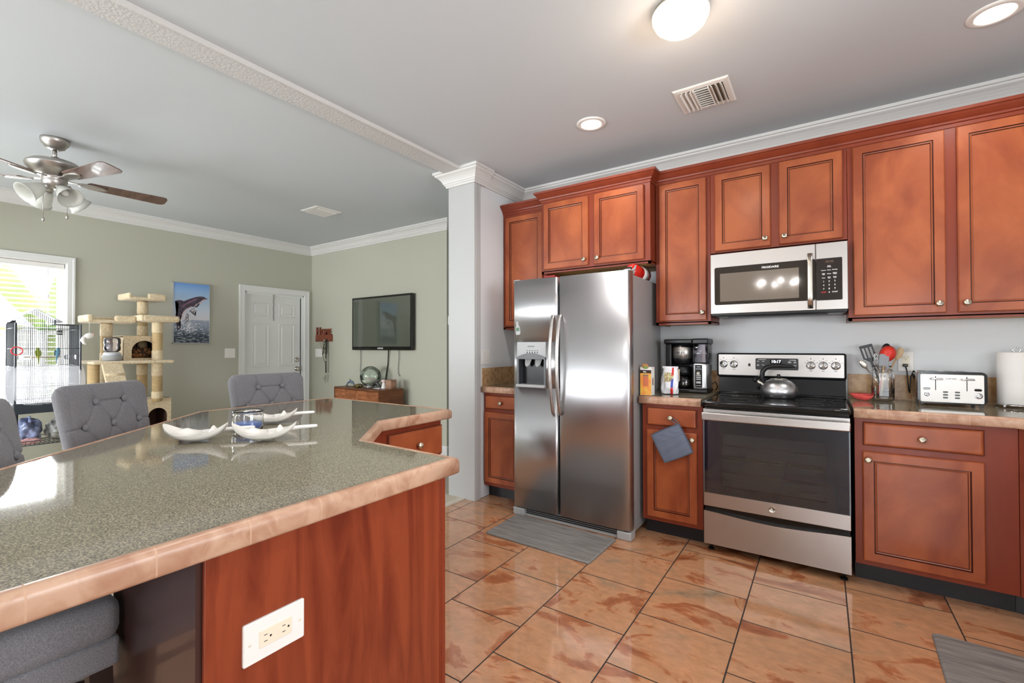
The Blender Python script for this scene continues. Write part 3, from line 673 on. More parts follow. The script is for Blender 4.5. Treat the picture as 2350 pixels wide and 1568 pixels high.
b = B(); b.box(-0.992, -0.980, 0.399, 1.050, 0.0, 0.879, 0.001); obj('end_panel', b, WOODP, t)
b = B(); b.box(-0.996, -0.976, 1.052, 1.068, 0.10, 0.879, 0.001); b.box(-1.40, -0.978, 1.046, 1.066, 0.10, 0.879, 0.001); obj('face_frame', b, WOODF, t)
b = B(); b.box(-1.45, -0.9925, 0.388, 0.3995, 0.0, 0.879); obj('back_panel', b, mat('dark_back_panel', (62, 40, 36), 0.3, coat=0.3), t)
mi = face_mx((-1.722, 0, 0), (0, 1, 0), (0, 0, 1))
fronts(t, mi, [(1.475, 1.845, 0.135, 0.665, None)], [(1.475, 1.845, 0.695, 0.850, (1.66, 0.772))])
m2 = face_mx((-0.992, 1.066, 0), (-1, 0, 0), (0, 0, 1))
fronts(t, m2, [(0.02, 0.39, 0.135, 0.70, None)], [(0.02, 0.39, 0.735, 0.855, None)])
# outlet on the end panel
def outlet(name, label, mx, horiz=False, plugs=2, wd=0.072, ht=0.118):
    t = thing(name, label, 'outlet', tuple(mx @ V((0, 0, 0))))
    R = M.Rotation(rad(90), 4, 'Z') if horiz else M()
    m = mx @ R
    b = B(); plate(b, m, -wd/2, wd/2, -ht/2, ht/2, 0.004, -0.001, 0.006, 0.002); obj('cover_plate', b, WHITEP, t)
    b = B(); plate(b, m, -0.0175, 0.0175, -0.035, 0.035, 0.002, 0.005, 0.0078, 0.0008); o = obj('receptacle', b, IVORY, t)
    b = B()
    for s in (-1, 1):
        y = s*0.0195
        b.box(-0.0072, -0.0058, y-0.001, y+0.006, 0.0076, 0.0081, 0, 1, m); b.box(0.0058, 0.0072, y-0.001, y+0.006, 0.0076, 0.0081, 0, 1, m)
        b.lathe([(0.0024, 0.0076), (0.0024, 0.0081), (0, 0.0081)], (0, 0, 0), 10, m @ M.Translation((0, y-0.008, 0)))
    obj('slot', b, SLOT, o)
    b = B()
    for y in (-ht/2+0.012, ht/2-0.012): b.lathe([(0.003, 0.005), (0.003, 0.0066), (0, 0.0066)], (0, 0, 0), 10, m @ M.Translation((0, y, 0)))
    obj('screw', b, IVORY, t); return t
outlet('wall_outlet', 'white double outlet set sideways on the cherry island end panel', face_mx((-0.980, 0.533, 0.660), (0, 1, 0), (0, 0, 1)), True, 2, 0.086, 0.132)
outlet('wall_outlet', 'white outlet on the kitchen wall behind the toaster, cord plugged in', face_mx((0.425, 3.70, 1.174), (1, 0, 0), (0, 0, 1)), False, 2, 0.076, 0.12)
def switch(name, label, mx, n, wd, ht=0.122):
    t = thing(name, label, 'light switch', tuple(mx @ V((0, 0, 0))))
    b = B(); plate(b, mx, -wd/2, wd/2, -ht/2, ht/2, 0.004, -0.001, 0.006, 0.002); obj('cover_plate', b, WHITEP, t)
    for k in range(n):
        u = (k-(n-1)/2)*0.046
        b = B(); plate(b, mx, u-0.0165, u+0.0165, -0.034, 0.034, 0.002, 0.005, 0.008, 0.001); b.box(u-0.0145, u+0.0145, -0.030, 0.0, 0.0075, 0.0095, 0.001, 1, mx); obj('rocker', b, WHITEP, t)
    return t
switch('light_switch', 'white double light switch on the wing wall above the corner backsplash', face_mx((-2.385, 3.106, 1.180), (0, 1, 0), (0, 0, 1)), 2, 0.125)
switch('light_switch', 'white double light switch on the sage wall beside the white door', face_mx((-6.34, 2.855, 1.195), (0, 1, 0), (0, 0, 1)), 2, 0.125)
switch('light_switch', 'white triple light switch on the sage wall below the HOME sign', face_mx((-6.155, 4.0, 1.185), (1, 0, 0), (0, 0, 1)), 3, 0.165)
t = thing('wall_thermostat', 'small white wall control on the hall wall edge beside the column', 'thermostat', (-3.63, 4.06, 1.58))
b = B(); plate(b, face_mx((-3.63, 4.06, 1.58), (0, 1, 0), (0, 0, 1)), -0.04, 0.04, -0.05, 0.05, 0.006, -0.001, 0.025, 0.003); obj('housing', b, WHITEP, t)
b = B(); plate(b, face_mx((-3.63, 4.06, 1.58), (0, 1, 0), (0, 0, 1)), -0.025, 0.025, 0.0, 0.03, 0.002, 0.024, 0.0255); obj('display', b, GREYP, t)

# ================================================================== REFRIGERATOR
t = thing('refrigerator', 'stainless side-by-side refrigerator with ice and water dispenser', 'refrigerator', (-1.5, 3.25, 0))
b = B(); b.box(-1.948, -1.046, 2.968, 3.62, 0.03, 1.752, 0.006); obj('case', b, FRIDGE_SIDE, t)
def ydoor(x, xa, xb):
    u = (x-xa)/(xb-xa)*2-1
    return 2.902-0.011*(1-u*u)
def slab(b, x0, x1, xa, xb, z0, z1, er0, er1):
    n = 14; P = [(x0, 2.966)]
    if er0: P += [(x0, 2.922), (x0+0.003, 2.911), (x0+0.010, ydoor(x0+0.010, xa, xb)+0.0012)]
    s0 = x0+(0.016 if er0 else 0); s1 = x1-(0.016 if er1 else 0)
    P += [(s0+(s1-s0)*i/n, ydoor(s0+(s1-s0)*i/n, xa, xb)) for i in range(n+1)]
    if er1: P += [(x1-0.010, ydoor(x1-0.010, xa, xb)+0.0012), (x1-0.003, 2.911), (x1, 2.922)]
    P += [(x1, 2.966)]
    b.rings([[V((x, y, z)) for x, y in P] for z in (z0, z1)], True, True, True)
b = B()
xa, xb = -1.955, -1.572
slab(b, xa, xb, xa, xb, 0.066, 0.968, True, True); slab(b, xa, xb, xa, xb, 1.306, 1.772, True, True)
slab(b, xa, -1.916, xa, xb, 0.968, 1.306, True, False); slab(b, -1.664, xb, xa, xb, 0.968, 1.306, False, True)
dl = obj('door', b, STEELV, t)
b = B(); slab(b, -1.562, -1.038, -1.562, -1.038, 0.066, 1.772, True, True); dr = obj('door', b, STEELV, t)
b = B(); b.box(-1.9715+0.02, -1.044, 2.955, 2.972, 0.075, 1.76); obj('door_gasket', b, BLACKP, t)
for x, par in ((-1.602, dl), (-1.545, dr)):
    b = B(); P = []
    sgn = 0.004 if x < -1.57 else -0.004
    for k in range(25):
        s = k/24; P.append((x+sgn*0+0.0*s, 2.890-0.052*math.sin(PI*s)**0.7, 0.782+0.715*s))
    def hf(u, v):
        i = min(24, int(round(v*24))); a = 2*PI*u; p = V(P[i])
        return p+V((0.0135*math.cos(a), 0.0095*math.sin(a), 0))
    vv = b.grid(hf, 14, 24, True, True); b.face(vv[0][::-1]); b.face(vv[-1])
    obj('handle', b, STEEL, par)
# dispenser
b = B(); m = NF(2.898)
b.mi = 0
plate(b, m, -1.916, -1.664, 1.190, 1.306, 0.004, -0.02, 0.004, 0.002)
N = 14; arc = []
for k in range(N+1):
    u = k/N; arc.append((-1.916+0.252*u, 1.190+0.032*math.sin(PI*u)))
b.mi = 1; b.prism([m @ V((u, v, 0.004)) for u, v in [(-1.916, 1.178), (-1.664, 1.178)]+arc[::-1]], V((0, -0.012, 0)))
b.box(-1.916, -1.900, 2.892, 2.95, 0.985, 1.18); b.box(-1.680, -1.664, 2.892, 2.95, 0.985, 1.18)
b.mi = 0; b.box(-1.916, -1.664, 2.872, 2.965, 0.968, 0.990, 0.005)
dsp = obj('dispenser_panel', b, [GREYP, GREYD], dl)
b = B(); b.box(-1.902, -1.678, 2.960, 2.966, 0.985, 1.19); b.box(-1.902, -1.898, 2.90, 2.965, 0.985, 1.19); b.box(-1.682, -1.678, 2.90, 2.965, 0.985, 1.19); b.box(-1.902, -1.678, 2.90, 2.965, 1.183, 1.19)
obj('dispenser_recess', b, mat('dispenser_dark', (58, 62, 66), 0.25), dl)
for x in (-1.835, -1.745):
    b = B(); b.prism([(x-0.03, 2.93, 1.183), (x+0.03, 2.93, 1.183), (x+0.018, 2.915, 1.135), (x-0.008, 2.912, 1.118), (x-0.022, 2.915, 1.135)], (0, 0.006, 0)); obj('dispenser_paddle', b, GREYP, dl)
b = B(); b.cyl((-1.745, 2.935, 1.183), (-1.745, 2.935, 1.150), 0.006, 0.005, 10); obj('water_spout', b, WHITEP, dl)
b = B()
for k in range(5): b.box(-1.83+k*0.022, -1.818+k*0.022, 2.8935, 2.8945, 1.238, 1.243); b.lathe([(0.005, 0), (0.005, 0.0008), (0, 0.0008)], (0, 0, 0), 10, NF(2.894) @ M.Translation((-1.824+k*0.022, 1.226, 0)))
obj('dispenser_button', b, INKD, dl)
text('lettering', 'FRIGIDAIRE', 0.012, face_mx((-1.79, 2.8938, 1.272), (1, 0, 0), (0, 0, 1)), INKD, dl)
# base grille and hinge covers
b = B(); b.box(-1.955, -1.04, 2.918, 2.99, 0.0, 0.012, 0.003); b.box(-1.955, -1.04, 2.93, 2.99, 0.0, 0.06)
b.box(-1.958, -1.86, 2.898, 2.98, 0.0, 0.056, 0.008); b.box(-1.135, -1.036, 2.898, 2.98, 0.0, 0.056, 0.008)
g = obj('base_grille', b, GREYP, t)
b = B()
for k in range(3): b.box(-1.855, -1.14, 2.927, 2.9305, 0.018+k*0.013, 0.026+k*0.013)
obj('grille_slot', b, BLACKP, g)
for x in (-1.94, -1.06):
    b = B(); b.box(x-0.035, x+0.02, 2.93, 3.02, 1.752, 1.786, 0.012, 3); obj('hinge_cover', b, GREYP, t)
b = B(); b.box(-1.93, -1.90, 2.915, 2.95, 0.056, 0.066); b.box(-1.09, -1.06, 2.915, 2.95, 0.056, 0.066); obj('lower_hinge', b, BLACKP, t)
# bottle opener magnet
t = thing('fridge_magnet', 'small grey bottle-shaped magnet on the refrigerator freezer door', 'magnet', (-1.908, 2.89, 1.41))
m = face_mx((-1.908, 2.8985, 1.41), (1, 0, 0), (0, 0, 1)) @ M.Rotation(rad(6), 4, 'Z')
b = B(); pl = [(-0.009, 0.05), (0.009, 0.05), (0.009, 0.018), (0.018, 0.005), (0.020, -0.04), (0.014, -0.05), (-0.014, -0.05), (-0.020, -0.04), (-0.018, 0.005), (-0.009, 0.018)]
b.prism([m @ V((x, y, -0.004)) for x, y in pl], m.to_3x3() @ V((0, 0, 0.011))); obj('bottle', b, GREYP, t)
b = B(); b.box(-0.014, 0.014, -0.022, 0.004, 0.006, 0.0085, 0.001, 1, m); obj('label_patch', b, mat('green_patch', (86, 122, 96), 0.5), t)
# things on top of the refrigerator
t = thing('fire_extinguisher', 'red fire extinguisher lying on top of the refrigerator', 'fire extinguisher', (-1.135, 3.36, 1.752))
mx = M.Translation((-1.13, 3.22, 1.812)) @ M.Rotation(rad(90), 4, 'X')
b = B(); b.lathe([(0.012, 0.05), (0.03, 0.045), (0.046, 0.026), (0.056, 0.0), (0.058, -0.03), (0.058, -0.25), (0.05, -0.275), (0.0, -0.28)], (0, 0, 0), 28, mx); obj('cylinder', b, RED, t)
b = B(); b.lathe([(0.058, -0.1), (0.0588, -0.1), (0.0588, -0.2), (0.058, -0.2)], (0, 0, 0), 28, mx, False, False); obj('label_band', b, WHITEP, t)
b = B(); b.lathe([(0.014, 0.046), (0.014, 0.075), (0.0, 0.076)], (0, 0, 0), 14, mx); b.box(-1.148, -1.112, 3.135, 3.165, 1.80, 1.835, 0.004); b.tube([(-1.13, 3.15, 1.815), (-1.13, 3.11, 1.812), (-1.135, 3.05, 1.80)], 0.006, 8); obj('valve', b, BLACKP, t)
b = B(); b.tube([(-1.112, 3.15, 1.81), (-1.095, 3.16, 1.818), (-1.10, 3.2, 1.845), (-1.118, 3.26, 1.862)], 0.007, 8); obj('hose', b, GREYP, t)
t = thing('storage_box', 'flat red box on top of the refrigerator beneath the cabinet', 'box', (-1.835, 3.35, 1.752))
b = B(); b.box(-1.885, -1.785, 3.25, 3.45, 1.753, 1.835, 0.006); obj('box_body', b, RED, t)
b = B(); b.box(-1.888, -1.782, 3.247, 3.453, 1.833, 1.850, 0.004); obj('lid', b, mat('dark_red', (150, 26, 22), 0.35), t)

# ================================================================== MICROWAVE
t = thing('microwave', 'stainless over-the-range microwave with black keypad', 'microwave', (-0.246, 3.5, 1.478))
b = B(); b.box(-0.618, 0.126, 3.325, 3.69, 1.482, 1.884, 0.003); obj('case', b, GREYD, t)
m = NF(3.318)
b = B(); plate(b, m, -0.620, -0.030, 1.486, 1.886, 0.004, -0.01, 0.020, 0.003)
dm = obj('door', b, STEEL, t)
b = B(); plate(b, m, -0.594, -0.030, 1.545, 1.795, 0.012, 0.018, 0.0212); obj('door_glass', b, mat('smoked_glass', (48, 42, 38), 0.05, coat=0.4), dm)
b = B(); plate(b, m, -0.560, -0.115, 1.566, 1.752, 0.003, 0.021, 0.0216); obj('oven_window', b, mat('perforated_window', (118, 108, 98), 0.08, coat=0.5), dm)
b = B(); plate(b, m, -0.028, 0.128, 1.486, 1.886, 0.004, -0.01, 0.020, 0.003); cp_ = obj('control_panel', b, STEEL, t)
b = B(); plate(b, m, -0.027, 0.101, 1.543, 1.793, 0.006, 0.018, 0.0212); obj('keypad', b, mat('keypad_brown_black', (42, 36, 34), 0.12, coat=0.3), cp_)
for body, x, z, s, mt in ((' 88:88', 0.037, 1.772, 0.018, mat('dim_digits', (92, 70, 54), 0.5)), ('Clock\nSettings', 0.037, 1.744, 0.0062, INKW), ('Popcorn', 0.010, 1.721, 0.0068, INKW), ('Potato', 0.037, 1.722, 0.0068, INKW), ('Beverage', 0.065, 1.723, 0.0068, INKW),
        ('Soften\nMelt', 0.010, 1.699, 0.0062, INKW), ('Reheat', 0.037, 1.700, 0.0068, INKW), ('Defrost\nWeight', 0.065, 1.701, 0.0062, INKW), ('Timer', 0.010, 1.676, 0.0068, INKW), ('Cook\nTime', 0.037, 1.677, 0.0062, INKW), ('Power\nLevel', 0.065, 1.678, 0.0062, INKW),
        ('1', 0.010, 1.654, 0.013, INKW), ('2', 0.037, 1.655, 0.013, INKW), ('3', 0.065, 1.656, 0.013, INKW), ('4', 0.010, 1.632, 0.013, INKW), ('5', 0.037, 1.633, 0.013, INKW), ('6', 0.065, 1.634, 0.013, INKW),
        ('7', 0.010, 1.610, 0.013, INKW), ('8', 0.037, 1.611, 0.013, INKW), ('9', 0.065, 1.612, 0.013, INKW), ('STOP', 0.010, 1.590, 0.010, INKR), ('0', 0.037, 1.590, 0.013, INKW), ('START', 0.065, 1.591, 0.0095, INKW)):
    text('key_lettering', body, s, face_mx((x, 3.2966, z), (1, 0, 0), (0, 0, 1)), mt, cp_, 0.0003, bold=0.0003)
text('lettering', 'FRIGIDAIRE', 0.0185, face_mx((-0.268, 3.2966, 1.770), (1, 0, 0), (0, 0, 1)), INKW, dm, 0.0004, bold=0.0004)
b = B(); P = []
for k in range(13):
    s = k/12; P.append(V((-0.057, 3.300-0.030*min(1, math.sin(PI*s)*2.2), 1.497+0.335*s)))
def hm(u, v):
    i = min(12, int(round(v*12))); a = 2*PI*u
    return P[i]+V((0.0145*math.copysign(abs(math.cos(a))**0.6, math.cos(a)), 0.007*math.sin(a), 0))
vv = b.grid(hm, 16, 12, True, True); b.face(vv[0][::-1]); b.face(vv[-1]); obj('handle', b, NICKEL, dm)
b = B(); b.box(-0.60, 0.11, 3.34, 3.67, 1.470, 1.483, 0.003); b.box(-0.52, 0.03, 3.36, 3.42, 1.462, 1.472, 0.002); obj('vent_underside', b, BLACKP, t)
b = B(); b.box(-0.616, 0.124, 3.300, 3.33, 1.474, 1.487, 0.002); obj('lower_vent', b, BLACKP, t)

# ================================================================== RANGE
t = thing('range', 'stainless electric range with black glass cooktop and oven window', 'stove', (-0.25, 3.35, 0))
XL, XR = -0.621, 0.123
b = B(); b.box(XL+0.006, XR-0.006, 3.068, 3.655, 0.055, 0.925)
obj('case', b, BLACKM, t)
b = B(); n = 24; top = []
for k in range(n+1):
    u = k/n; top.append((XL+0.003+(XR-XL-0.006)*u, 0.252-0.020*max(0, math.sin(PI*u))**1.5))
P = [(XL+0.003, 0.050), (XR-0.003, 0.050)]+top[::-1]
b.prism([(x, 3.068, z) for x, z in P], (0, -0.030, 0)); dw = obj('storage_drawer', b, STEEL, t)
b = B(); b.box(XL+0.003, XR-0.003, 3.036, 3.066, 0.284, 0.366, 0.002); b.box(XL+0.003, XR-0.003, 3.036, 3.066, 0.812, 0.884, 0.002); b.box(XL+0.003, XL+0.009, 3.040, 3.0665, 0.36, 0.82); b.box(XR-0.009, XR-0.003, 3.040, 3.0665, 0.36, 0.82)
bmesh.ops.remove_doubles(b.bm, verts=b.bm.verts[:], dist=1e-5)
ov = obj('oven_door', b, STEEL, t)
def tinted():
    m = bpy.data.materials.new('tinted_oven_glass'); m.use_nodes = True; nt = m.node_tree; ln = nt.links
    nt.nodes.remove(nt.nodes['Principled BSDF']); out = nt.nodes['Material Output']
    a = node(nt, 'ShaderNodeBsdfTransparent'); a.inputs[0].default_value = (0.78, 0.82, 0.86, 1); g = node(nt, 'ShaderNodeBsdfGlossy'); g.inputs['Roughness'].default_value = 0.03
    fr = node(nt, 'ShaderNodeFresnel'); fr.inputs['IOR'].default_value = 1.7
    x = node(nt, 'ShaderNodeMixShader'); ln.new(fr.outputs[0], x.inputs[0]); ln.new(a.outputs[0], x.inputs[1]); ln.new(g.outputs[0], x.inputs[2]); ln.new(x.outputs[0], out.inputs['Surface']); return m
b = B(); b.box(XL+0.003, XR-0.003, 3.034, 3.037, 0.366, 0.812); obj('door_glass', b, tinted(), ov)
b = B(); FR_ = mat('frit_reflection_tint', (44, 60, 74), 0.25)  # blue-grey of the glass reflections painted into the black frit
b.box(XL+0.0095, -0.515, 3.0385, 3.06, 0.366, 0.812); b.box(0.012, XR-0.0095, 3.0385, 3.06, 0.366, 0.812); b.box(-0.515, 0.012, 3.0385, 3.06, 0.366, 0.412); b.box(-0.515, 0.012, 3.0385, 3.06, 0.735, 0.812)
obj('window_surround', b, FR_, ov)
b = B(); b.box(-0.52, 0.017, 3.0605, 3.064, 0.41, 0.74); obj('oven_lining', b, mat('oven_grey', (76, 80, 84), 0.4), ov)
b = B()
for z in (0.50, 0.585, 0.60, 0.665):
    b.cyl((-0.51, 3.054, z), (0.008, 3.054, z), 0.0016, None, 6)
for k in range(20): b.cyl((-0.5+k*0.0265, 3.057, 0.585), (-0.5+k*0.0265, 3.057, 0.60), 0.001, None, 5)
obj('oven_rack', b, mat('rack_wire', (170, 150, 120), 0.35, 1.0), ov)
b = B(); b.box(XL+0.002, XR-0.002, 2.985, 3.006, 0.818, 0.866, 0.006, 3); b.box(XL+0.006, XL+0.03, 3.0, 3.045, 0.822, 0.862, 0.003); b.box(XR-0.03, XR-0.006, 3.0, 3.045, 0.822, 0.862, 0.003); obj('handle', b, STEEL, ov)
mb = NF(3.0360); b = B(); b.lathe([(0.019, 0), (0.019, 0.003), (0.0165, 0.004), (0.0160, 0.0025), (0.0, 0.0025)], (0, 0, 0), 28, mb @ M.Translation((-0.247, 0.327, 0))); bd = obj('badge', b, NICKEL, ov)
text('lettering', 'GE', 0.016, face_mx((-0.247, 3.0332, 0.327), (1, 0, 0), (0, 0, 1)), INKD, ov, 0.0004)
# cooktop
b = B(); b.box(XL, XR, 2.998, 3.60, 0.905, 0.930, 0.006, 3); b.box(XL+0.012, XR-0.012, 3.012, 3.595, 0.9285, 0.9335, 0.003); ck = obj('cooktop', b, BLACKG, t)
b = B()
for x, y, r in ((-0.44, 3.17, 0.11), (-0.05, 3.17, 0.085), (-0.44, 3.45, 0.075), (-0.05, 3.45, 0.10), (-0.245, 3.5, 0.06)):
    for q in (r, r*0.66): b.lathe([(q, 0.9336), (q, 0.9339), (q-0.0015, 0.9339), (q-0.0015, 0.9336)], (x, y, 0), 40, None, False, False)
obj('burner_ring', b, mat('burner_print', (70, 70, 72), 0.3), ck)
b = B(); b.prism([(XL, 3.575, 0.928), (XL, 3.615, 1.062), (XL, 3.66, 1.062), (XL, 3.66, 0.928)], (XR-XL, 0, 0)); b.box(XL, XR, 3.57, 3.62, 0.93, 0.95, 0.006); obj('backguard_lower', b, BLACKM, t)
m = NF(3.612)
b = B(); plate(b, m, XL-0.014, XR+0.004, 1.052, 1.222, 0.014, -0.05, 0.018, 0.010); bgd = obj('backguard', b, BLACKP, t)
b = B(); plate(b, m, XL-0.003, XR-0.008, 1.066, 1.213, 0.006, 0.016, 0.0195, 0.001); obj('control_face', b, STEEL, bgd)
b = B(); plate(b, m, -0.386, -0.132, 1.108, 1.187, 0.008, 0.019, 0.0208); obj('display_panel', b, mat('display_grey', (62, 62, 64), 0.25), bgd)
b = B(); plate(b, m, -0.297, -0.229, 1.150, 1.180, 0.003, 0.0205, 0.0213); obj('display_window', b, BLACKG, bgd)
text('digits', '10:17', 0.026, face_mx((-0.262, 3.5904, 1.1645), (1, 0, 0), (0, 0, 1)), LEDW, bgd, 0.0003, bold=0.0005)
for body, x, z in (('Cooking Options', -0.345, 1.178), ('Bake', -0.37, 1.166), ('Broil', -0.338, 1.166), ('Self\nClean', -0.37, 1.140), ('Warm', -0.338, 1.140), ('Oven Settings', -0.165, 1.176), ('Timer\nOn/Off', -0.183, 1.162), ('Set\nClock', -0.152, 1.162), ('Start', -0.183, 1.137), ('Cancel\nOff', -0.152, 1.138)):
    text('key_lettering', body, 0.0068, face_mx((x, 3.5910, z), (1, 0, 0), (0, 0, 1)), INKW, bgd, 0.0002, bold=0.0002)
for x in (-0.590, -0.523, -0.063, 0.004, 0.071):
    mk = m @ M.Translation((x, 1.143, 0.0195))
    b = B(); b.lathe([(0.0265, 0), (0.026, 0.004), (0.022, 0.008), (0.0, 0.0085)], (0, 0, 0), 28, mk); b.box(-0.0085, 0.0085, -0.024, 0.024, 0.006, 0.026, 0.004, 2, mk); kb = obj('control_knob', b, CHROME, bgd)
    b = B(); b.box(-0.001, 0.001, 0.008, 0.021, 0.0255, 0.0264, 0, 1, mk); obj('pointer', b, INKD, kb)
    b = B(); b.box(x-0.003, x+0.003, 3.5915, 3.5925, 1.184, 1.190); b.box(x-0.008, x+0.008, 3.5915, 3.5925, 1.106, 1.109)
    for a in (-60, -30, 30, 60): b.box(x+0.036*math.sin(rad(a))-0.003, x+0.036*math.sin(rad(a))+0.003, 3.5915, 3.5925, 1.143+0.036*math.cos(rad(a))-0.0012, 1.143+0.036*math.cos(rad(a))+0.0012)
    obj('knob_marking', b, INKD, bgd)
b = B(); plate(b, m, -0.431, -0.417, 1.130, 1.150, 0.002, 0.019, 0.023); obj('light_switch_button', b, BLACKP, bgd)
for x in (XL+0.035, XR-0.035):
    for y in (3.09, 3.6):
        b = B(); b.cyl((x, y, 0), (x, y, 0.008), 0.018, None, 16); b.cyl((x, y, 0.006), (x, y, 0.06), 0.009, None, 12); obj('foot', b, BLACKP, t)
# kettle
kx, ky, kz = -0.238, 3.47, 0.9337
t = thing('kettle', 'brushed steel kettle with black handle on the cooktop', 'kettle', (kx, ky, kz))
b = B(); b.lathe([(0.085, 0.0), (0.092, 0.004), (0.104, 0.025), (0.108, 0.045), (0.104, 0.066), (0.092, 0.088), (0.072, 0.106), (0.052, 0.116), (0.050, 0.119), (0.0, 0.120)], (kx, ky, kz), 48); obj('body', b, STEELV, t)
b = B(); b.lathe([(0.049, 0.118), (0.046, 0.123), (0.02, 0.127), (0.0, 0.128)], (kx, ky, kz), 32); ld = obj('lid', b, NICKEL, t)
b = B(); b.lathe([(0.008, 0.126), (0.007, 0.134), (0.011, 0.146), (0.009, 0.152), (0.0, 0.153)], (kx, ky, kz), 16); obj('lid_knob', b, BLACKP, ld)
b = B(); b.cyl((kx-0.085, ky, kz+0.078), (kx-0.132, ky, kz+0.108), 0.017, 0.012, 18); sp_ = obj('spout', b, NICKEL, t)
b = B(); b.cyl((kx-0.128, ky, kz+0.106), (kx-0.148, ky, kz+0.118), 0.0155, 0.0145, 18); b.tube([(kx-0.128, ky, kz+0.118), (kx-0.112, ky, kz+0.135), (kx-0.098, ky, kz+0.132)], 0.004, 8); obj('whistle_cap', b, BLACKP, sp_)
b = B(); b.tube([(kx-0.088, ky, kz+0.085), (kx-0.098, ky, kz+0.125), (kx-0.093, ky, kz+0.168), (kx-0.070, ky, kz+0.196), (kx-0.035, ky, kz+0.207), (kx+0.02, ky, kz+0.208), (kx+0.06, ky, kz+0.203), (kx+0.092, ky, kz+0.203)], [0.013, 0.015, 0.016, 0.015, 0.013, 0.0115, 0.009, 0.004], 12); obj('handle', b, BLACKP, t)
# floor mats
def floormat(name, label, cs):
    t_ = None
    b = B(); c = [V((x, y, 0)) for x, y in cs]; r = 0.02; L = []
    for i in range(4):
        p = c[i]; a = (c[i-1]-p).normalized(); d = (c[(i+1) % 4]-p).normalized()
        for k in range(5):
            w_ = k/4; q0 = p+a*r; q1 = p+d*r
            L.append(q0*(1-w_)**2+p*2*w_*(1-w_)+q1*w_*w_)
    cc = sum(c, V())/4
    b.rings([[p+V((0, 0, 0.0005)) for p in L], [p+V((0, 0, 0.008)) for p in L], [p+(cc-p).normalized()*0.012+V((0, 0, 0.014)) for p in L]])
    return tag(obj(name, b, MATG), label, 'mat')
floormat('floor_mat', 'grey wood-look floor mat in front of the refrigerator', [(-1.919, 2.890), (-1.907, 2.485), (-1.133, 2.466), (-1.125, 2.871)])
floormat('floor_mat', 'grey wood-look floor mat at the angled corner by the wide base cabinet', [(0.388, 2.715), (0.372, 2.27), (1.135, 2.25), (1.145, 2.68)])

# ================================================================== THINGS ON THE KITCHEN COUNTER
Z0 = ZK+0.0015
t = thing('coffee_maker', 'black and steel coffee maker with glass carafe and clear water tank', 'coffee maker', (-0.82, 3.53, Z0))
b = B(); b.box(-0.968, -0.668, 3.42, 3.64, Z0, Z0+0.026, 0.010, 3); obj('base', b, BLACKP, t)
b = B(); b.box(-0.966, -0.922, 3.46, 3.63, Z0+0.024, Z0+0.355, 0.010, 3); b.box(-0.93, -0.775, 3.585, 3.632, Z0+0.024, Z0+0.355, 0.004); obj('column', b, BLACKP, t)
b = B(); b.box(-0.970, -0.772, 3.43, 3.635, Z0+0.350, Z0+0.384, 0.009, 3); obj('top_housing', b, BLACKP, t)
cx, cy = -0.853, 3.508
b = B(); b.lathe([(0.018, 0.196), (0.05, 0.200), (0.066, 0.214), (0.070, 0.235), (0.070, 0.346), (0.0, 0.348)], (cx, cy, Z0), 36); bk = obj('brew_basket', b, BLACKP, t)
b = B(); b.lathe([(0.0705, 0.245), (0.0715, 0.246), (0.0715, 0.325), (0.0705, 0.326)], (cx, cy, Z0), 36, None, False, False); obj('steel_band', b, SATIN, bk)
text('lettering', 'NINJA', 0.022, face_mx((cx, cy-0.0725, Z0+0.285), (1, 0, 0), (0, 0, 1)), INKD, bk, 0.0004)
b = B(); b.lathe([(0.060, 0.030), (0.070, 0.034), (0.074, 0.055), (0.070, 0.085), (0.058, 0.125), (0.055, 0.125), (0.067, 0.084), (0.071, 0.055), (0.067, 0.037), (0.0, 0.033)], (cx, cy, Z0), 36); cf = obj('carafe', b, GLASS, t)
b = B(); b.lathe([(0.066, 0.0365), (0.0695, 0.055), (0.068, 0.074), (0.0, 0.074)], (cx, cy, Z0), 36); obj('coffee', b, mat('coffee_liquid', (24, 14, 9), 0.15), cf)
b = B(); b.lathe([(0.0575, 0.124), (0.062, 0.122), (0.060, 0.150), (0.052, 0.174), (0.048, 0.186), (0.0, 0.190)], (cx, cy, Z0), 36); obj('collar', b, BLACKP, cf)
b = B(); b.box(cx-0.026, cx-0.004, cy-0.085, cy-0.068, Z0+0.078, Z0+0.166, 0.006, 3); b.box(cx-0.024, cx-0.006, cy-0.075, cy-0.045, Z0+0.145, Z0+0.165, 0.004); obj('carafe_handle', b, mat('tan_handle', (206, 190, 168), 0.45), cf)
b = B(); b.box(-0.770, -0.672, 3.432, 3.625, Z0+0.024, Z0+0.212, 0.016, 4); ct = obj('control_tower', b, STEELV, t)
m = NF(3.432); b = B(); plate(b, m, -0.752, -0.704, Z0+0.040, Z0+0.200, 0.004, -0.002, 0.003, 0.001); pn = obj('control_panel', b, BLACKM, ct)
b = B(); mk = m @ M.Translation((-0.728, Z0+0.142, 0.003)); b.lathe([(0.012, 0), (0.012, 0.006), (0.009, 0.008), (0.008, 0.003), (0.0, 0.003)], (0, 0, 0), 24, mk); obj('dial', b, NICKEL, ct)
b = B()
for r_ in range(3): b.box(-0.744, -0.712, 3.4275, 3.4292, Z0+0.094+r_*0.014, Z0+0.103+r_*0.014, 0.0006, 1)
b.box(-0.744, -0.712, 3.4275, 3.4292, Z0+0.068, Z0+0.084, 0.0006, 1)
for k in range(4): b.box(-0.744+k*0.0095, -0.738+k*0.0095, 3.4275, 3.4292, Z0+0.168, Z0+0.175); b.box(-0.744+k*0.0095, -0.738+k*0.0095, 3.4275, 3.4292, Z0+0.05, Z0+0.056)
obj('tower_button', b, GREYP, ct)
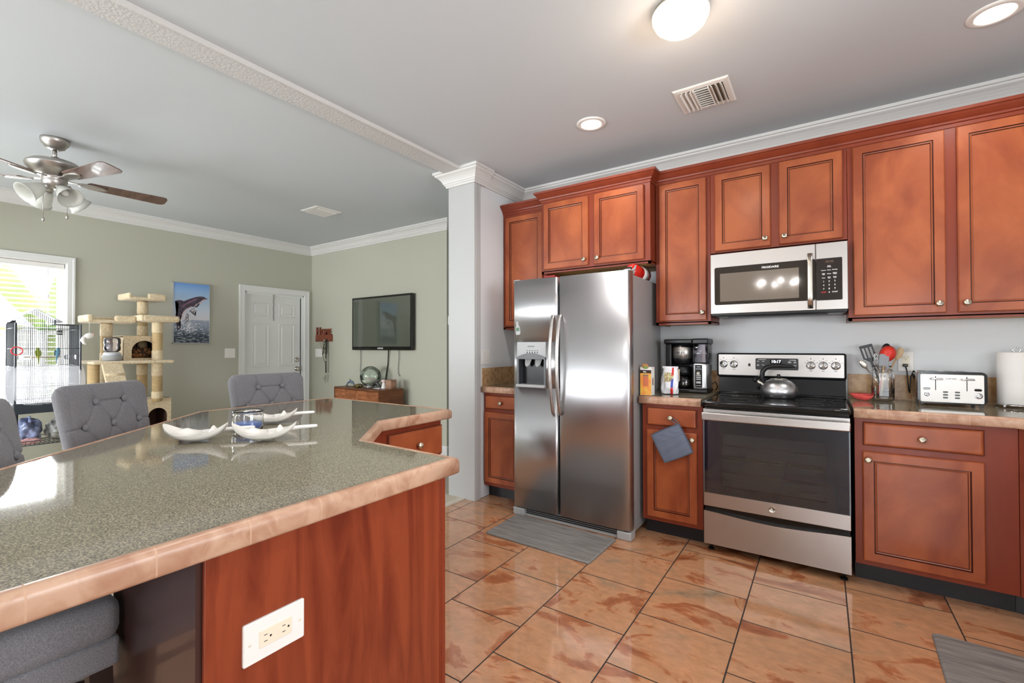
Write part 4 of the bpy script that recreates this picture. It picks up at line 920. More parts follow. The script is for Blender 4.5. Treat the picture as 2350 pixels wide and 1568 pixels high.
text('tower_digits', '10:17', 0.011, face_mx((-0.726, 3.4284, Z0+0.186), (1, 0, 0), (0, 0, 1)), INKW, ct, 0.0003)
b = B()
o_ = rrect(-0.772, -0.668, 3.44, 3.62, 0.02, 4); i_ = rrect(-0.769, -0.671, 3.443, 3.617, 0.018, 4)
b.rings([[V((x, y, Z0+0.214)) for x, y in o_], [V((x, y, Z0+0.345)) for x, y in o_], [V((x, y, Z0+0.345)) for x, y in i_], [V((x, y, Z0+0.218)) for x, y in i_]]); obj('water_tank', b, TANKP, t)
b = B(); b.box(-0.775, -0.665, 3.436, 3.625, Z0+0.346, Z0+0.388, 0.010, 3); obj('tank_lid', b, BLACKP, t)
b = B(); b.tube([(-0.68, 3.63, Z0+0.05), (-0.655, 3.655, Z0+0.07), (-0.645, 3.665, Z0+0.03), (-0.66, 3.675, Z0+0.006)], 0.0035, 8); obj('power_cord', b, BLACKP, t)

# mango tea box
t = thing('tea_box', 'orange and white carton with a mango picture beside the refrigerator', 'box', (-0.995, 3.12, Z0))
bx0, bx1, by0, by1, bz1 = -1.031, -0.954, 3.080, 3.150, Z0+0.192
b = B(); b.box(bx0, bx1, by0, by1, Z0, bz1, 0.0015, 1); obj('carton', b, WHITEP, t)
m = NF(by0); ORG = mat('mango_orange', (246, 158, 74), 0.45, noise=(40, (240, 196, 84), 4, 0.45, 0.62)); 
b = B(); plate(b, m, bx0+0.001, bx1-0.001, Z0+0.002, Z0+0.150, 0.001, 0.0, 0.0006); obj('orange_panel', b, ORG, t)
b = B(); plate(b, m, bx0+0.001, bx1-0.001, Z0+0.150, Z0+0.172, 0.001, 0.0, 0.0007); obj('dark_band', b, mat('carton_dark', (52, 36, 30), 0.5), t)
text('lettering', 'tea', 0.017, face_mx((-1.000, by0-0.001, Z0+0.161), (1, 0, 0), (0, 0, 1)), INKW, t, 0.0003, bold=0.0006)
b = B(); plate(b, m, bx0+0.02, bx1-0.02, Z0+0.062, Z0+0.128, 0.001, 0.0004, 0.0010); obj('text_panel', b, mat('carton_panel', (214, 120, 84), 0.5), t)
b = B(); plate(b, m, bx0+0.02, bx1-0.02, Z0+0.129, Z0+0.141, 0.001, 0.0004, 0.0010); obj('window_panel', b, mat('carton_taupe', (150, 118, 98), 0.5), t)
MG = mat('mango_skin', (120, 160, 84), 0.4, noise=(16, (222, 84, 60), 2, 0.42, 0.6)); 
b = B(); b.lathe([(0.024, 0), (0.024, 0.003), (0.02, 0.004), (0, 0.004)], (0, 0, 0), 28, m @ M.Translation((-0.995, Z0+0.198, 0.0)) @ M.Rotation(rad(-14), 4, 'Z') @ M.Diagonal((1, 0.72, 1, 1))); obj('mango_picture', b, MG, t)
b = B(); b.box(bx1-0.0005, bx1+0.0006, by0+0.018, by0+0.048, Z0+0.068, Z0+0.118); obj('side_print', b, mat('side_print_brown', (110, 84, 66), 0.5, noise=(60, (196, 170, 140), 2, 0.4, 0.6)), t)
# white snack bag
t = thing('snack_bag', 'crumpled white bag with red and blue stripe beside the carton', 'bag', (-0.885, 3.26, Z0))
ax, ay = -0.885, 3.262
def bagf(sx, sy):
    def f(u, v):
        a = 2*PI*u; ph = 0.006*math.sin(a*5+v*9)+0.004*math.sin(a*9-v*5)
        th = 0.036*(1-v**2.2)*(0.55+0.45*min(1, v*5))+0.003; wd = 0.050+0.010*math.sin(v*PI)-0.006*v
        c, s_ = math.cos(a), math.sin(a)
        return V((ax+(wd+ph*(1-v))*math.copysign(abs(c)**0.7, c)+0.004*v, ay+(th+ph*(1-v)*0.8)*math.copysign(abs(s_)**0.8, s_)+0.02*v, Z0+0.002+0.185*v-0.006*v*c))
    return f
b = B(); vv = b.grid(bagf(1, 1), 44, 24, True, True); b.face(vv[0][::-1]); b.face(vv[-1])
for f in b.bm.faces:
    c = f.calc_center_median()
    if c.y < ay-0.004+0.02*(c.z-Z0)/0.185:
        if 0.012 < c.x-ax < 0.030: f.material_index = 1 if (c.z-Z0 > 0.128 or c.z-Z0 < 0.048) else (2 if c.z-Z0 < 0.105 else 3)
        elif -0.032 < c.x-ax < 0.012 and 0.090 < c.z-Z0 < 0.150: f.material_index = 3
obj('pouch', b, [mat('bag_film', (232, 232, 236), 0.25), mat('bag_red', (206, 48, 48), 0.3), mat('bag_blue', (64, 84, 170), 0.3), mat('bag_print', (206, 196, 150), 0.35, noise=(70, (120, 92, 60), 3, 0.45, 0.6))], t)
b = B(); b.box(ax-0.052, ax+0.056, ay+0.016, ay+0.022, Z0+0.176, Z0+0.192, 0.001); obj('seal', b, mat('bag_seal', (222, 220, 226), 0.3), t)

# coral spoon rest
t = thing('spoon_rest', 'small coral dish beside the range', 'spoon rest', (0.20, 3.55, Z0))
b = B()
def sr(u, v):
    a = 2*PI*u; r = 0.048*(1+0.16*math.cos(2*a)) * (1.0 if True else 1)
    lip = 0.030*max(0, math.cos(a+PI*0.35))**6
    return V((0.198+(r*v+lip*v)*math.cos(a)*1.05, 3.552+(r*v+lip*v)*math.sin(a), Z0+0.001+0.034*v**3-0.012*v*max(0, math.cos(a+PI*0.35))**4))
def sr2(u, v):
    p = sr(u, v); return p+V((0, 0, 0.004))
vo = b.grid(sr, 40, 8, True, True); vi = b.grid(sr2, 40, 8, True, True)
for i in range(40): b.face([vo[-1][i], vo[-1][(i+1) % 40], vi[-1][(i+1) % 40], vi[-1][i]], True)
obj('dish', b, CORAL, t)

# utensil jar
jx, jy = 0.302, 3.59
t = thing('utensil_jar', 'ribbed clear glass jar holding kitchen utensils', 'jar', (jx, jy, Z0))
def sq(r, z, p=4.0, n=40, rib=0.0):
    L = []
    for i in range(n):
        a = 2*PI*i/n; c, s_ = math.cos(a), math.sin(a); k = (abs(c)**p+abs(s_)**p)**(-1/p)
        L.append(V((jx+r*k*c, jy+r*k*s_, Z0+z)))
    return L
b = B(); prof = [(0.046, 0.0, 4), (0.054, 0.006, 5)]
for k in range(12): prof += [(0.0565, 0.016+k*0.0125, 6), (0.0545, 0.022+k*0.0125, 6)]
prof += [(0.056, 0.166, 6), (0.050, 0.182, 4), (0.044, 0.190, 2.5), (0.044, 0.205, 2), (0.047, 0.207, 2), (0.047, 0.212, 2), (0.041, 0.212, 2), (0.041, 0.192, 2.2), (0.052, 0.166, 5), (0.051, 0.014, 5), (0.0, 0.010, 2)]
b.rings([sq(r, z, p) for r, z, p in prof[:-1]], True, True); obj('glass_body', b, GLASS, t)
def shaft(b, p0, p1, r0, r1=None): b.cyl(p0, p1, r0, r1, 10)
def ray_pts(bx, by, tx, ty, tz, k): return V((jx+bx, jy+by, Z0+0.02)).lerp(V((tx, ty, tz)), k)
UGRP = 'utensils standing in the glass jar'
def utensil(name, label, bx, by, tx, ty, tz, build, hm, hm2=None):
    base_ = V((jx+bx, jy+by, Z0+0.018)); tip = V((tx, ty, tz)); d = (tip-base_).normalized()
    t = thing(name, label, 'utensil', tuple(base_), 0, UGRP)
    R = d.to_track_quat('Z', 'Y').to_matrix().to_4x4()
    # keep the flat of each head turned towards the room
    x = V((0, -1, 0)).cross(d); x = -x.normalized(); y = d.cross(x)
    mm = M(((x.x, y.x, d.x, base_.x), (x.y, y.y, d.y, base_.y), (x.z, y.z, d.z, base_.z), (0, 0, 0, 1)))
    L = (tip-base_).length
    build(t, mm, L); return t
def b_slotted(t, m, L):
    b = B(); b.box(-0.006, 0.006, -0.004, 0.004, 0, L-0.105, 0.002, 2, m); obj('handle', b, BLACKP, t)
    b = B(); z0 = L-0.108
    for u0, u1 in ((-0.034, -0.024), (-0.014, -0.006), (0.006, 0.014), (0.024, 0.034)): b.box(u0, u1, -0.0015, 0.0015, z0+0.022, L-0.016, 0.0006, 1, m)
    b.box(-0.034, 0.034, -0.0015, 0.0015, L-0.018, L, 0.0012, 1, m); b.prism([m @ V(p) for p in ((-0.008, -0.0015, z0), (0.008, -0.0015, z0), (0.034, -0.0015, z0+0.026), (-0.034, -0.0015, z0+0.026))], m.to_3x3() @ V((0, 0.003, 0))); obj('slotted_head', b, BLACKP, t)
def b_ladle(t, m, L):
    b = B(); b.cyl(m @ V((0, 0, 0)), m @ V((0, 0, L-0.08)), 0.006, 0.005, 10); obj('handle', b, REDS, t)
    b = B(); mm = m @ M.Translation((0, -0.004, L-0.046)) @ M.Rotation(rad(-72), 4, 'X')
    b.lathe([(0.0, -0.028), (0.022, -0.024), (0.038, -0.008), (0.043, 0.010), (0.0405, 0.010), (0.036, -0.006), (0.020, -0.021), (0.0, -0.025)], (0, 0, 0), 28, mm @ M.Diagonal((0.95, 1.2, 1, 1))); obj('bowl', b, REDS, t)
def b_spat(t, m, L):
    b = B(); b.cyl(m @ V((0, 0, 0)), m @ V((0, 0, L-0.07)), 0.006, 0.006, 10); obj('handle', b, BEECH, t)
    b = B(); plate(b, m @ M.Rotation(rad(90), 4, 'X') @ M.Identity(4) if False else face_mx(m.translation, m.col[0].to_3d(), m.col[2].to_3d()), -0.024, 0.024, L-0.082, L, 0.010, -0.004, 0.004, 0.002); obj('blade', b, GREYSIL, t)
def b_bspoon(t, m, L):
    b = B(); b.cyl(m @ V((0, 0, 0)), m @ V((0, 0, L-0.07)), 0.006, 0.005, 10); obj('handle', b, BLACKP, t)
    b = B(); b.ball(m @ V((0, 0, L-0.038)), (0.024, 0.009, 0.042), 18, 10, m.to_3x3().to_4x4()); obj('bowl', b, BLACKP, t)
def b_wspoon(t, m, L):
    b = B(); b.cyl(m @ V((0, 0, 0)), m @ V((0, 0, L-0.06)), 0.005, 0.005, 10); obj('handle', b, BEECH, t)
    b = B(); b.ball(m @ V((0, 0, L-0.034)), (0.020, 0.007, 0.038), 18, 10, m.to_3x3().to_4x4()); obj('bowl', b, BEECH, t)
def b_steel(t, m, L):
    b = B(); b.cyl(m @ V((0, 0, 0)), m @ V((0, 0, L-0.05)), 0.003, 0.004, 10); obj('handle', b, NICKEL, t)
    b = B(); b.ball(m @ V((0, 0, L-0.028)), (0.016, 0.005, 0.03), 16, 8, m.to_3x3().to_4x4()); obj('bowl', b, NICKEL, t)
def b_whisk(t, m, L):
    b = B(); b.cyl(m @ V((0, 0, 0)), m @ V((0, 0, L-0.09)), 0.006, 0.006, 10); obj('handle', b, NICKEL, t)
    b = B()
    for k in range(5):
        a = PI*k/5; pts = []
        for q in range(13):
            s = q/12; w_ = 0.022*math.sin(PI*s)*1.0; zz = L-0.09+0.09*math.sin(PI*s*0.5 if s < 0.5 else PI*(1-s)*0.5)*1.414
            rr = -0.022*math.cos(PI*s)*math.sin(PI*s)**0.5
            pts.append(m @ V((rr*math.cos(a), rr*math.sin(a), min(L, zz))))
        b.tube(pts, 0.0012, 5)
    obj('wire_loops', b, CHROME, t)
utensil('slotted_spatula', 'black slotted spatula leaning out of the jar', 0.012, 0.012, 0.222, 3.60, 1.276, b_slotted, None)
utensil('serving_spoon', 'black serving spoon behind the red ladle in the jar', -0.020, 0.026, 0.330, 3.625, 1.282, b_bspoon, None)
utensil('ladle', 'red ladle with its bowl above the jar', -0.024, -0.012, 0.336, 3.572, 1.266, b_ladle, None)
utensil('silicone_spatula', 'grey silicone spatula standing before the red ladle', -0.008, -0.030, 0.310, 3.548, 1.222, b_spat, None)
utensil('wooden_spoon', 'pale wooden spoon leaning out towards the wall outlet', -0.032, 0.008, 0.398, 3.615, 1.255, b_wspoon, None)
utensil('steel_spoon', 'thin steel spoon leaning low out of the jar', 0.030, 0.002, 0.196, 3.575, 1.180, b_steel, None)
utensil('whisk', 'wire whisk standing upright in the jar by the spatula', 0.006, 0.0, 0.268, 3.566, 1.232, b_whisk, None)

# toaster
t = thing('toaster', 'wide stainless four-slice toaster with two levers', 'toaster', (0.585, 3.52, Z0))
tx0, tx1, ty0, ty1, tz0, tz1 = 0.447, 0.722, 3.425, 3.630, Z0+0.016, Z0+0.186
b = B(); pr = rrect(tx0, tx1, tz0, tz1, 0.022, 5)
b.rings([[V((x, ty0+0.012, z)) for x, z in pr], [V((x, ty1-0.006, z)) for x, z in pr]], True, True); obj('shell', b, CHROME, t)
b = B(); pr2 = rrect(tx0-0.003, tx1+0.003, tz0-0.003, tz1+0.003, 0.025, 5)
b.rings([[V((x, ty0+0.002, z)) for x, z in pr2], [V((x, ty0+0.016, z)) for x, z in pr2]], True, True); obj('front_frame', b, BLACKM, t)
m = NF(ty0+0.003); b = B(); plate(b, m, tx0+0.008, tx1-0.010, tz0+0.004, tz1-0.012, 0.008, 0.0, 0.003, 0.001); fp = obj('front_plate', b, SATIN, t)
b = B()
for x in (0.519, 0.645): b.box(x-0.0018, x+0.0018, ty0-0.0009, ty0, tz0+0.070, tz0+0.148)
obj('lever_slot', b, BLACKP, fp)
for x in (0.522, 0.648):
    b = B(); b.box(x-0.026, x+0.026, ty0-0.022, ty0-0.004, tz0+0.128, tz0+0.138, 0.004, 3); obj('lever', b, CHROME, t)
b = B()
for x in (0.482, 0.688): plate(b, m, x-0.015, x+0.015, tz0+0.071, tz0+0.084, 0.006, 0.002, 0.0042, 0.001)
obj('display_window', b, BLACKG, fp)
for x in (0.482, 0.690):
    mk = m @ M.Translation((x, tz0+0.046, 0.003)); b = B(); b.lathe([(0.0165, 0), (0.0165, 0.003)], (0, 0, 0), 24, mk); b.lathe([(0.013, 0.002), (0.0125, 0.014), (0.010, 0.016), (0, 0.016)], (0, 0, 0), 24, mk); obj('browning_dial', b, CHROME, fp)
for x in (0.559, 0.607):
    for k in range(3):
        b = B(); plate(b, m, x-0.0105, x+0.0105, tz0+0.026+k*0.0155, tz0+0.035+k*0.0155, 0.0042, 0.002, 0.0055, 0.001); obj('push_button', b, GREYD, fp)
text('lettering', 'LOFTER', 0.0125, face_mx((0.583, ty0-0.0003, tz0+0.134), (1, 0, 0), (0, 0, 1)), INKD, fp, 0.0003)
b = B()
for x in (0.477, 0.526, 0.593, 0.645, ): b.box(x-0.013, x+0.02, ty0+0.03, ty1-0.025, tz1-0.0005, tz1+0.0008)
obj('bread_slot', b, BLACKP, t)
for x in (tx0+0.018, tx1-0.018):
    for y in (ty0+0.02, ty1-0.02):
        b = B(); b.cyl((x, y, Z0), (x, y, tz0+0.002), 0.008, 0.009, 12); obj('foot', b, GREYD, t)
b = B(); b.box(0.409, 0.432, 3.662, 3.691, 1.142, 1.160, 0.004); b.tube([(0.42, 3.668, 1.148), (0.425, 3.655, 1.12), (0.428, 3.65, 1.06), (0.432, 3.648, 1.0), (0.437, 3.650, 0.985), (0.438, 3.655, 1.02), (0.443, 3.658, 1.08), (0.455, 3.650, 1.12), (0.47, 3.628, 1.115)], 0.0036, 8)
obj('power_cord', b, BLACKP, t)
# paper towels
px_, py_ = 0.868, 3.575
t = thing('paper_towel_holder', 'chrome wire holder carrying the paper towel roll', 'paper towel holder', (px_, py_, Z0))
b = B(); b.tube([(px_+0.088*math.cos(2*PI*k/32), py_+0.088*math.sin(2*PI*k/32), Z0+0.014) for k in range(32)], 0.0032, 8, True); b.tube([(px_-0.088, py_, Z0+0.014), (px_, py_, Z0+0.012), (px_+0.088, py_, Z0+0.014)], 0.0028, 8); b.tube([(px_, py_-0.088, Z0+0.014), (px_, py_, Z0+0.012), (px_, py_+0.088, Z0+0.014)], 0.0028, 8); obj('base_ring', b, CHROME, t)
for a in (45, 135, 225, 315):
    b = B(); b.ball((px_+0.088*math.cos(rad(a)), py_+0.088*math.sin(rad(a)), Z0+0.0075), 0.0075, 12, 8); obj('ball_foot', b, CHROME, t)
b = B(); b.tube([(px_-0.010, py_, Z0+0.012), (px_-0.010, py_, Z0+0.30), (px_-0.016, py_, Z0+0.308), (px_-0.010, py_, Z0+0.318), (px_, py_, Z0+0.322), (px_+0.010, py_, Z0+0.318), (px_+0.016, py_, Z0+0.308), (px_+0.010, py_, Z0+0.30), (px_+0.010, py_, Z0+0.012)], 0.0032, 8); obj('upright_loop', b, CHROME, t)
t = thing('paper_towel_roll', 'white paper towel roll on the chrome holder', 'paper towels', (px_, py_, Z0+0.018))
b = B(); n = 48; L = []
for r, z in ((0.02, 0.018), (0.074, 0.018), (0.076, 0.020), (0.076, 0.294), (0.074, 0.297), (0.02, 0.297)):
    L.append([V((px_+(r+(0.002*i/n if r > 0.05 else 0))*math.cos(2*PI*i/n+2.6), py_+(r+(0.002*i/n if r > 0.05 else 0))*math.sin(2*PI*i/n+2.6), Z0+z)) for i in range(n)])
L.append(L[0]); b.rings(L, False, False); bmesh.ops.remove_doubles(b.bm, verts=b.bm.verts[:], dist=1e-6); obj('roll', b, PAPER, t)
b = B(); b.lathe([(0.0195, 0.018), (0.0195, 0.298), (0.0175, 0.298), (0.0175, 0.018)], (px_, py_, Z0), 24, None, False, False); obj('cardboard_core', b, mat('cardboard', (176, 146, 110), 0.8), t)
# pot holder hanging on the drawer knob
t = thing('pot_holder', 'slate blue quilted pot holder hanging on a drawer knob', 'pot holder', (-0.83, 3.05, 0.80))
o = V((-0.946, 3.043, 0.684)); bu = V((0.892, 0, 0.451)); au = V((0.451, 0, -0.892)); Wd, Hg = 0.202, 0.196
def ph(side):
    def f(u, v):
        p = 5.0; a, c_ = u*2-1, v*2-1
        a2 = a*math.sqrt(max(0, 1-c_*c_*0.06)); c2 = c_*math.sqrt(max(0, 1-a*a*0.06))
        th = 0.009*(max(0, 1-abs(a)**4)*max(0, 1-abs(c_)**4))**0.5
        q = 0
        if v < 0.36: q = 0.0022*(abs(math.sin((u*3+v*5)*PI))**0.35*abs(math.sin((u*3-v*5)*PI))**0.35)-0.001
        else: q = 0.0018*math.sin(u*9+v*13)*math.sin(v*11-u*5)-(0.003 if v < 0.40 else 0)
        return o+bu*(Wd*(a2+1)/2)+au*(Hg*(c2+1)/2)+V((0, -side*(th*0.6+q*(1-abs(a)**6)*(1-abs(c_)**6))-0.004, 0))
    return f
b = B(); b.grid(ph(1), 40, 40); b.grid(ph(-0.6), 40, 40); bmesh.ops.remove_doubles(b.bm, verts=b.bm.verts[:], dist=1e-5); obj('quilted_pad', b, MITT, t)
b = B(); f = ph(0); P = [f(k/16, 0) for k in range(16)]+[f(1, k/16) for k in range(16)]+[f(1-k/16, 1) for k in range(16)]+[f(0, 1-k/16) for k in range(16)]
b.tube(P, 0.0042, 8, True); obj('binding', b, MITTB, t)
tc_ = f(1, 0); kn = V((-0.826, 3.056, 0.802))
b = B(); b.tube([tc_+V((-0.01, 0, -0.004)), tc_.lerp(kn, 0.5)+V((-0.008, 0, -0.004)), kn+V((-0.011, 0.002, 0.0)), kn+V((0.0, 0.002, 0.012)), kn+V((0.012, 0.002, 0.002)), tc_.lerp(kn, 0.5)+V((0.012, 0, 0.004)), tc_+V((0.002, 0, -0.004))], 0.0034, 8); obj('hanging_loop', b, MITTB, t)

# ================================================================== BAR STOOLS
def make_stool(label, loc, rotz):
    t = thing('bar_stool', label, 'chair', loc, rotz, 'grey upholstered bar stools around the island')
    W2, ZB, ZT, RC = 0.245, 0.715, 1.105, rad(10)
    btn = [(-0.078, 0.302), (0.078, 0.302), (-0.148, 0.190), (0.0, 0.190), (0.148, 0.190), (-0.078, 0.078), (0.078, 0.078)]
    lines = [(0, 3), (1, 3), (1, 4), (0, 2), (2, 5), (3, 5), (3, 6), (4, 6), (0, 1)]
    def seg(px, pz, a, c):
        dx, dz = c[0]-a[0], c[1]-a[1]; k = max(0, min(1, ((px-a[0])*dx+(pz-a[1])*dz)/(dx*dx+dz*dz)))
        return math.hypot(px-a[0]-k*dx, pz-a[1]-k*dz)
    extra = [((-0.078, 0.302), (-0.085, 0.385)), ((0.078, 0.302), (0.085, 0.385)), ((-0.148, 0.19), (-0.235, 0.185)), ((0.148, 0.19), (0.235, 0.185))]
    H = ZT-ZB
    mxb = M.Translation((0, -0.222, ZB)) @ M.Rotation(RC, 4, 'X')
    def outline(u, v):
        a, c = u*2-1, v*2-1
        # square to rounded rectangle
        r = 0.055
        x = a*W2*(0.90+0.10*v); z = H*v
        ex = max(0, abs(x)-(W2*(0.90+0.10*v)-r)); ez = max(0, (z-(H-r)) if v > 0.5 else 0)
        if ex > 0 and ez > 0:
            k = r*max(ex, ez)/(r*math.hypot(ex, ez)) if math.hypot(ex, ez) > 0 else 1
            x -= math.copysign(ex*(1-k), x); z -= ez*(1-k)
        return x, z
    def front(u, v):
        x, z = outline(u, v); a, c = abs(u*2-1), abs(v*2-1)
        th = 0.036*(max(0, 1-a**9)*max(0, 1-c**9))**0.5
        d = 0
        for i, q in enumerate(btn): d += 0.013*math.exp(-((x-q[0])**2+(z-q[1])**2)/0.0006)
        g = 9
        for i, j in lines: g = min(g, seg(x, z, btn[i], btn[j]))
        for p, q in extra: g = min(g, seg(x, z, p, q))
        d += 0.0085*math.exp(-(g/0.0042)**2)
        sx = abs(abs(x)-0.205); d += 0.0025*math.exp(-(sx/0.004)**2)
        return mxb @ V((x, th-d*min(1, th/0.03), z))
    def rear(u, v):
        x, z = outline(u, v); a, c = abs(u*2-1), abs(v*2-1)
        th = 0.034*(max(0, 1-a**9)*max(0, 1-c**9))**0.5
        return mxb @ V((x, -th, z))
    b = B(); b.grid(front, 120, 96); b.grid(rear, 120, 96); bmesh.ops.remove_doubles(b.bm, verts=b.bm.verts[:], dist=1e-5); bk = obj('backrest', b, FABRIC, t, True)
    for x, z in btn:
        b = B(); b.ball(mxb @ V((x, 0.030, z)), (0.0155, 0.009, 0.0155), 14, 8, M.Rotation(RC, 4, 'X')); obj('button', b, FABRIC, bk, True)
    b = B(); b.box(-0.220, 0.220, -0.21, 0.22, 0.595, 0.690, 0.028, 4); obj('seat_cushion', b, FABRIC, t, True)
    b = B(); b.box(-0.217, 0.217, -0.207, 0.217, 0.535, 0.603, 0.010, 3); obj('seat_apron', b, FABRIC, t, True)
    for x in (-0.19, 0.19):
        b = B(); b.prism([mxb @ V((x-0.02, -0.012, -0.12)), mxb @ V((x+0.02, -0.012, -0.12)), mxb @ V((x+0.02, -0.012, 0.10)), mxb @ V((x-0.02, -0.012, 0.10))], (0, 0.018, 0)); obj('back_support', b, FABRIC, t, True)
    for x in (-0.185, 0.185):
        for y in (-0.175, 0.185):
            b = B(); b.rings([[V((x+sx*0.021, y+sy*0.021, 0.54)) for sx, sy in ((-1, -1), (1, -1), (1, 1), (-1, 1))], [V((x*1.08+sx*0.014, y*1.12+sy*0.014, 0.007)) for sx, sy in ((-1, -1), (1, -1), (1, 1), (-1, 1))]], True, True, True, None, False); obj('leg', b, DARKWOOD, t, True)
    b = B(); b.box(-0.19, 0.19, 0.19, 0.205, 0.20, 0.225, 0.003); obj('foot_rail', b, DARKWOOD, t, True)
    for x in (-0.193, 0.193):
        b = B(); b.box(x-0.008, x+0.008, -0.18, 0.19, 0.26, 0.28, 0.002); obj('stretcher', b, DARKWOOD, t, True)
    return t
st = make_stool('grey tufted bar stool facing the island in front of the cat tree', (-2.655, 0.885, 0), rad(-56))
dup(st, (-2.715, 1.58, 0), rad(-90), 'grey tufted bar stool at the island before the white door')
dup(st, (-2.02, 0.481, 0), rad(-26), 'grey tufted bar stool beneath the bird cage window, only the edge of its back showing')
dup(st, (-1.574, 0.160, 0), 0, 'grey bar stool pushed under the near edge of the island, only its seat showing')

# ================================================================== ON THE ISLAND
ZT_ = ZI+0.0008
def manta(label, loc, rotz, s=1.0):
    t = thing('manta_ray_dish', label, 'dish', loc, rotz, 'white manta ray dishes on the island')
    b = B()
    def top(u, v):
        a = u*2-1; x = a*0.108; q = abs(a)
        lead = 0.066-0.050*q**1.8; trail = -0.066+0.050*q**1.6
        rt = math.sqrt(max(0, 1-max(0, (q-0.80)/0.20)**2)); mid = (lead+trail)/2
        y = mid+(lead-mid+(trail-lead)*v)*(0.18+0.82*rt)
        lift = 0.046*q**2.3+0.010*(1-q)*(2*v-1)**2
        lift += 0.024*math.exp(-((a+0.40)/0.10)**2-((v-0.80)/0.16)**2)+0.014*math.exp(-((a-0.42)/0.16)**2-((v-0.80)/0.2)**2)
        return V((x, y, 0.019+lift))
    def bot(u, v):
        p = top(u, v); q = abs(u*2-1)
        e = (max(0, 1-q**8)*max(0, 1-(2*v-1)**6))**0.5
        return V((p.x, p.y*0.96, (0.001+0.046*q**2.3+0.016*(2*v-1)**2*(1-q**2))*e+p.z*(1-e)))
    b.grid(top, 44, 22); b.grid(bot, 44, 22); bmesh.ops.remove_doubles(b.bm, verts=b.bm.verts[:], dist=2e-5); obj('body', b, CERAM, t, True)
    b = B(); b.tube([(0.0, -0.045, 0.022), (-0.05, -0.064, 0.026), (-0.11, -0.078, 0.030), (-0.160, -0.088, 0.031), (-0.166, -0.089, 0.031)], [0.011, 0.009, 0.0075, 0.0065, 0.003], 10); obj('tail', b, CERAM, t, True)
    return t
# wings run along the picture, tails point away towards the kitchen
d1_ = manta('white manta ray dish nearest the tufted stool, tail reaching behind the candle jar', (-1.885, 0.735, ZT_), rad(222))
dup(d1_, (-1.692, 0.882, ZT_), rad(228), 'white manta ray dish standing in front of the candle jar')
dup(d1_, (-2.048, 1.098, ZT_), rad(228), 'white manta ray dish behind the candle jar, its tail sticking out')
jx2, jy2 = -1.940, 0.944
t = thing('candle_jar', 'clear glass candle jar with blue wax among the white dishes', 'candle', (jx2, jy2, ZT_))
b = B(); b.lathe([(0.046, 0.0005), (0.054, 0.005), (0.057, 0.020), (0.057, 0.060), (0.053, 0.070), (0.055, 0.074), (0.055, 0.082), (0.051, 0.082), (0.050, 0.070), (0.053, 0.060), (0.053, 0.020), (0.050, 0.009), (0.0, 0.008)], (jx2, jy2, ZT_), 44); obj('glass', b, GLASS, t)
b = B(); b.lathe([(0.0, 0.0085), (0.0492, 0.0092), (0.0526, 0.020), (0.0526, 0.030), (0.044, 0.032), (0.0, 0.031)], (jx2, jy2, ZT_), 44); obj('wax', b, BLUEWAX, t)
b = B(); b.cyl((jx2, jy2, ZT_+0.030), (jx2, jy2, ZT_+0.040), 0.0012, None, 6); obj('wick', b, INKD, t)

# ================================================================== CEILING FIXTURES
def recessed(x, y, label):
    t = thing('recessed_light', label, 'ceiling light', (x, y, ZC-0.01), 0, 'recessed ceiling lights')
    b = B(); b.lathe([(0.095, 0.001), (0.095, -0.004), (0.088, -0.008), (0.070, -0.009), (0.064, -0.004), (0.062, 0.004)], (x, y, ZC), 40, None, False, False); obj('trim_ring', b, WHITEP, t)
    b = B(); b.lathe([(0.064, 0.0), (0.064, -0.0045), (0.0, -0.006)], (x, y, ZC), 40); obj('lens', b, LENS, t)
    l = bpy.data.lights.new('downlight', 'AREA'); l.shape = 'DISK'; l.size = 0.12; l.energy = 4.0; l.color = (1.0, 0.97, 0.93); l.spread = rad(150)
    o = bpy.data.objects.new('downlight', l); COL.objects.link(o); o.location = (x, y, ZC-0.012)
LENS = mat('lamp_lens', (255, 248, 238), 0.4, emis=((255, 246, 232), 9.0))
recessed(-1.262, 2.807, 'recessed light in the ceiling before the refrigerator cabinets')
recessed(0.650, 2.885, 'recessed light in the ceiling above the wide wall cabinet')
recessed(-1.262, 1.0, 'recessed light in the ceiling over the island end')
recessed(0.665, 1.0, 'recessed light in the ceiling over the open kitchen floor')
dx_, dy_ = -0.505, 2.07
t = thing('dome_light', 'alabaster glass dome ceiling light with warm glow', 'ceiling light', (dx_, dy_, ZC-0.1))
b = B(); b.lathe([(0.0, 0.001), (0.135, 0.001), (0.140, -0.006), (0.140, -0.022), (0.132, -0.030), (0.0, -0.030)], (dx_, dy_, ZC), 48, M.Diagonal((0.8, 0.8, 0.8, 1))); obj('base_ring', b, NICKEL, t)
def alabaster():
    m = bpy.data.materials.new('alabaster_glass'); m.use_nodes = True; nt = m.node_tree; ln = nt.links; p = nt.nodes['Principled BSDF']
    tc = node(nt, 'ShaderNodeTexCoord'); n = node(nt, 'ShaderNodeTexNoise'); n.inputs['Scale'].default_value = 9; n.inputs['Detail'].default_value = 4; n.inputs['Distortion'].default_value = 2.0
    ln.new(tc.outputs['Object'], n.inputs['Vector'])
    r = node(nt, 'ShaderNodeValToRGB'); e = r.color_ramp.elements; e[0].position = 0.35; e[0].color = lin((255, 206, 164))+(1,); e[1].position = 0.6; e[1].color = lin((255, 236, 204))+(1,)
    ln.new(n.outputs['Fac'], r.inputs[0]); ln.new(r.outputs['Color'], p.inputs['Emission Color']); p.inputs['Emission Strength'].default_value = 0.6
    p.inputs['Base Color'].default_value = lin((240, 226, 206))+(1,); p.inputs['Roughness'].default_value = 0.25
    return m
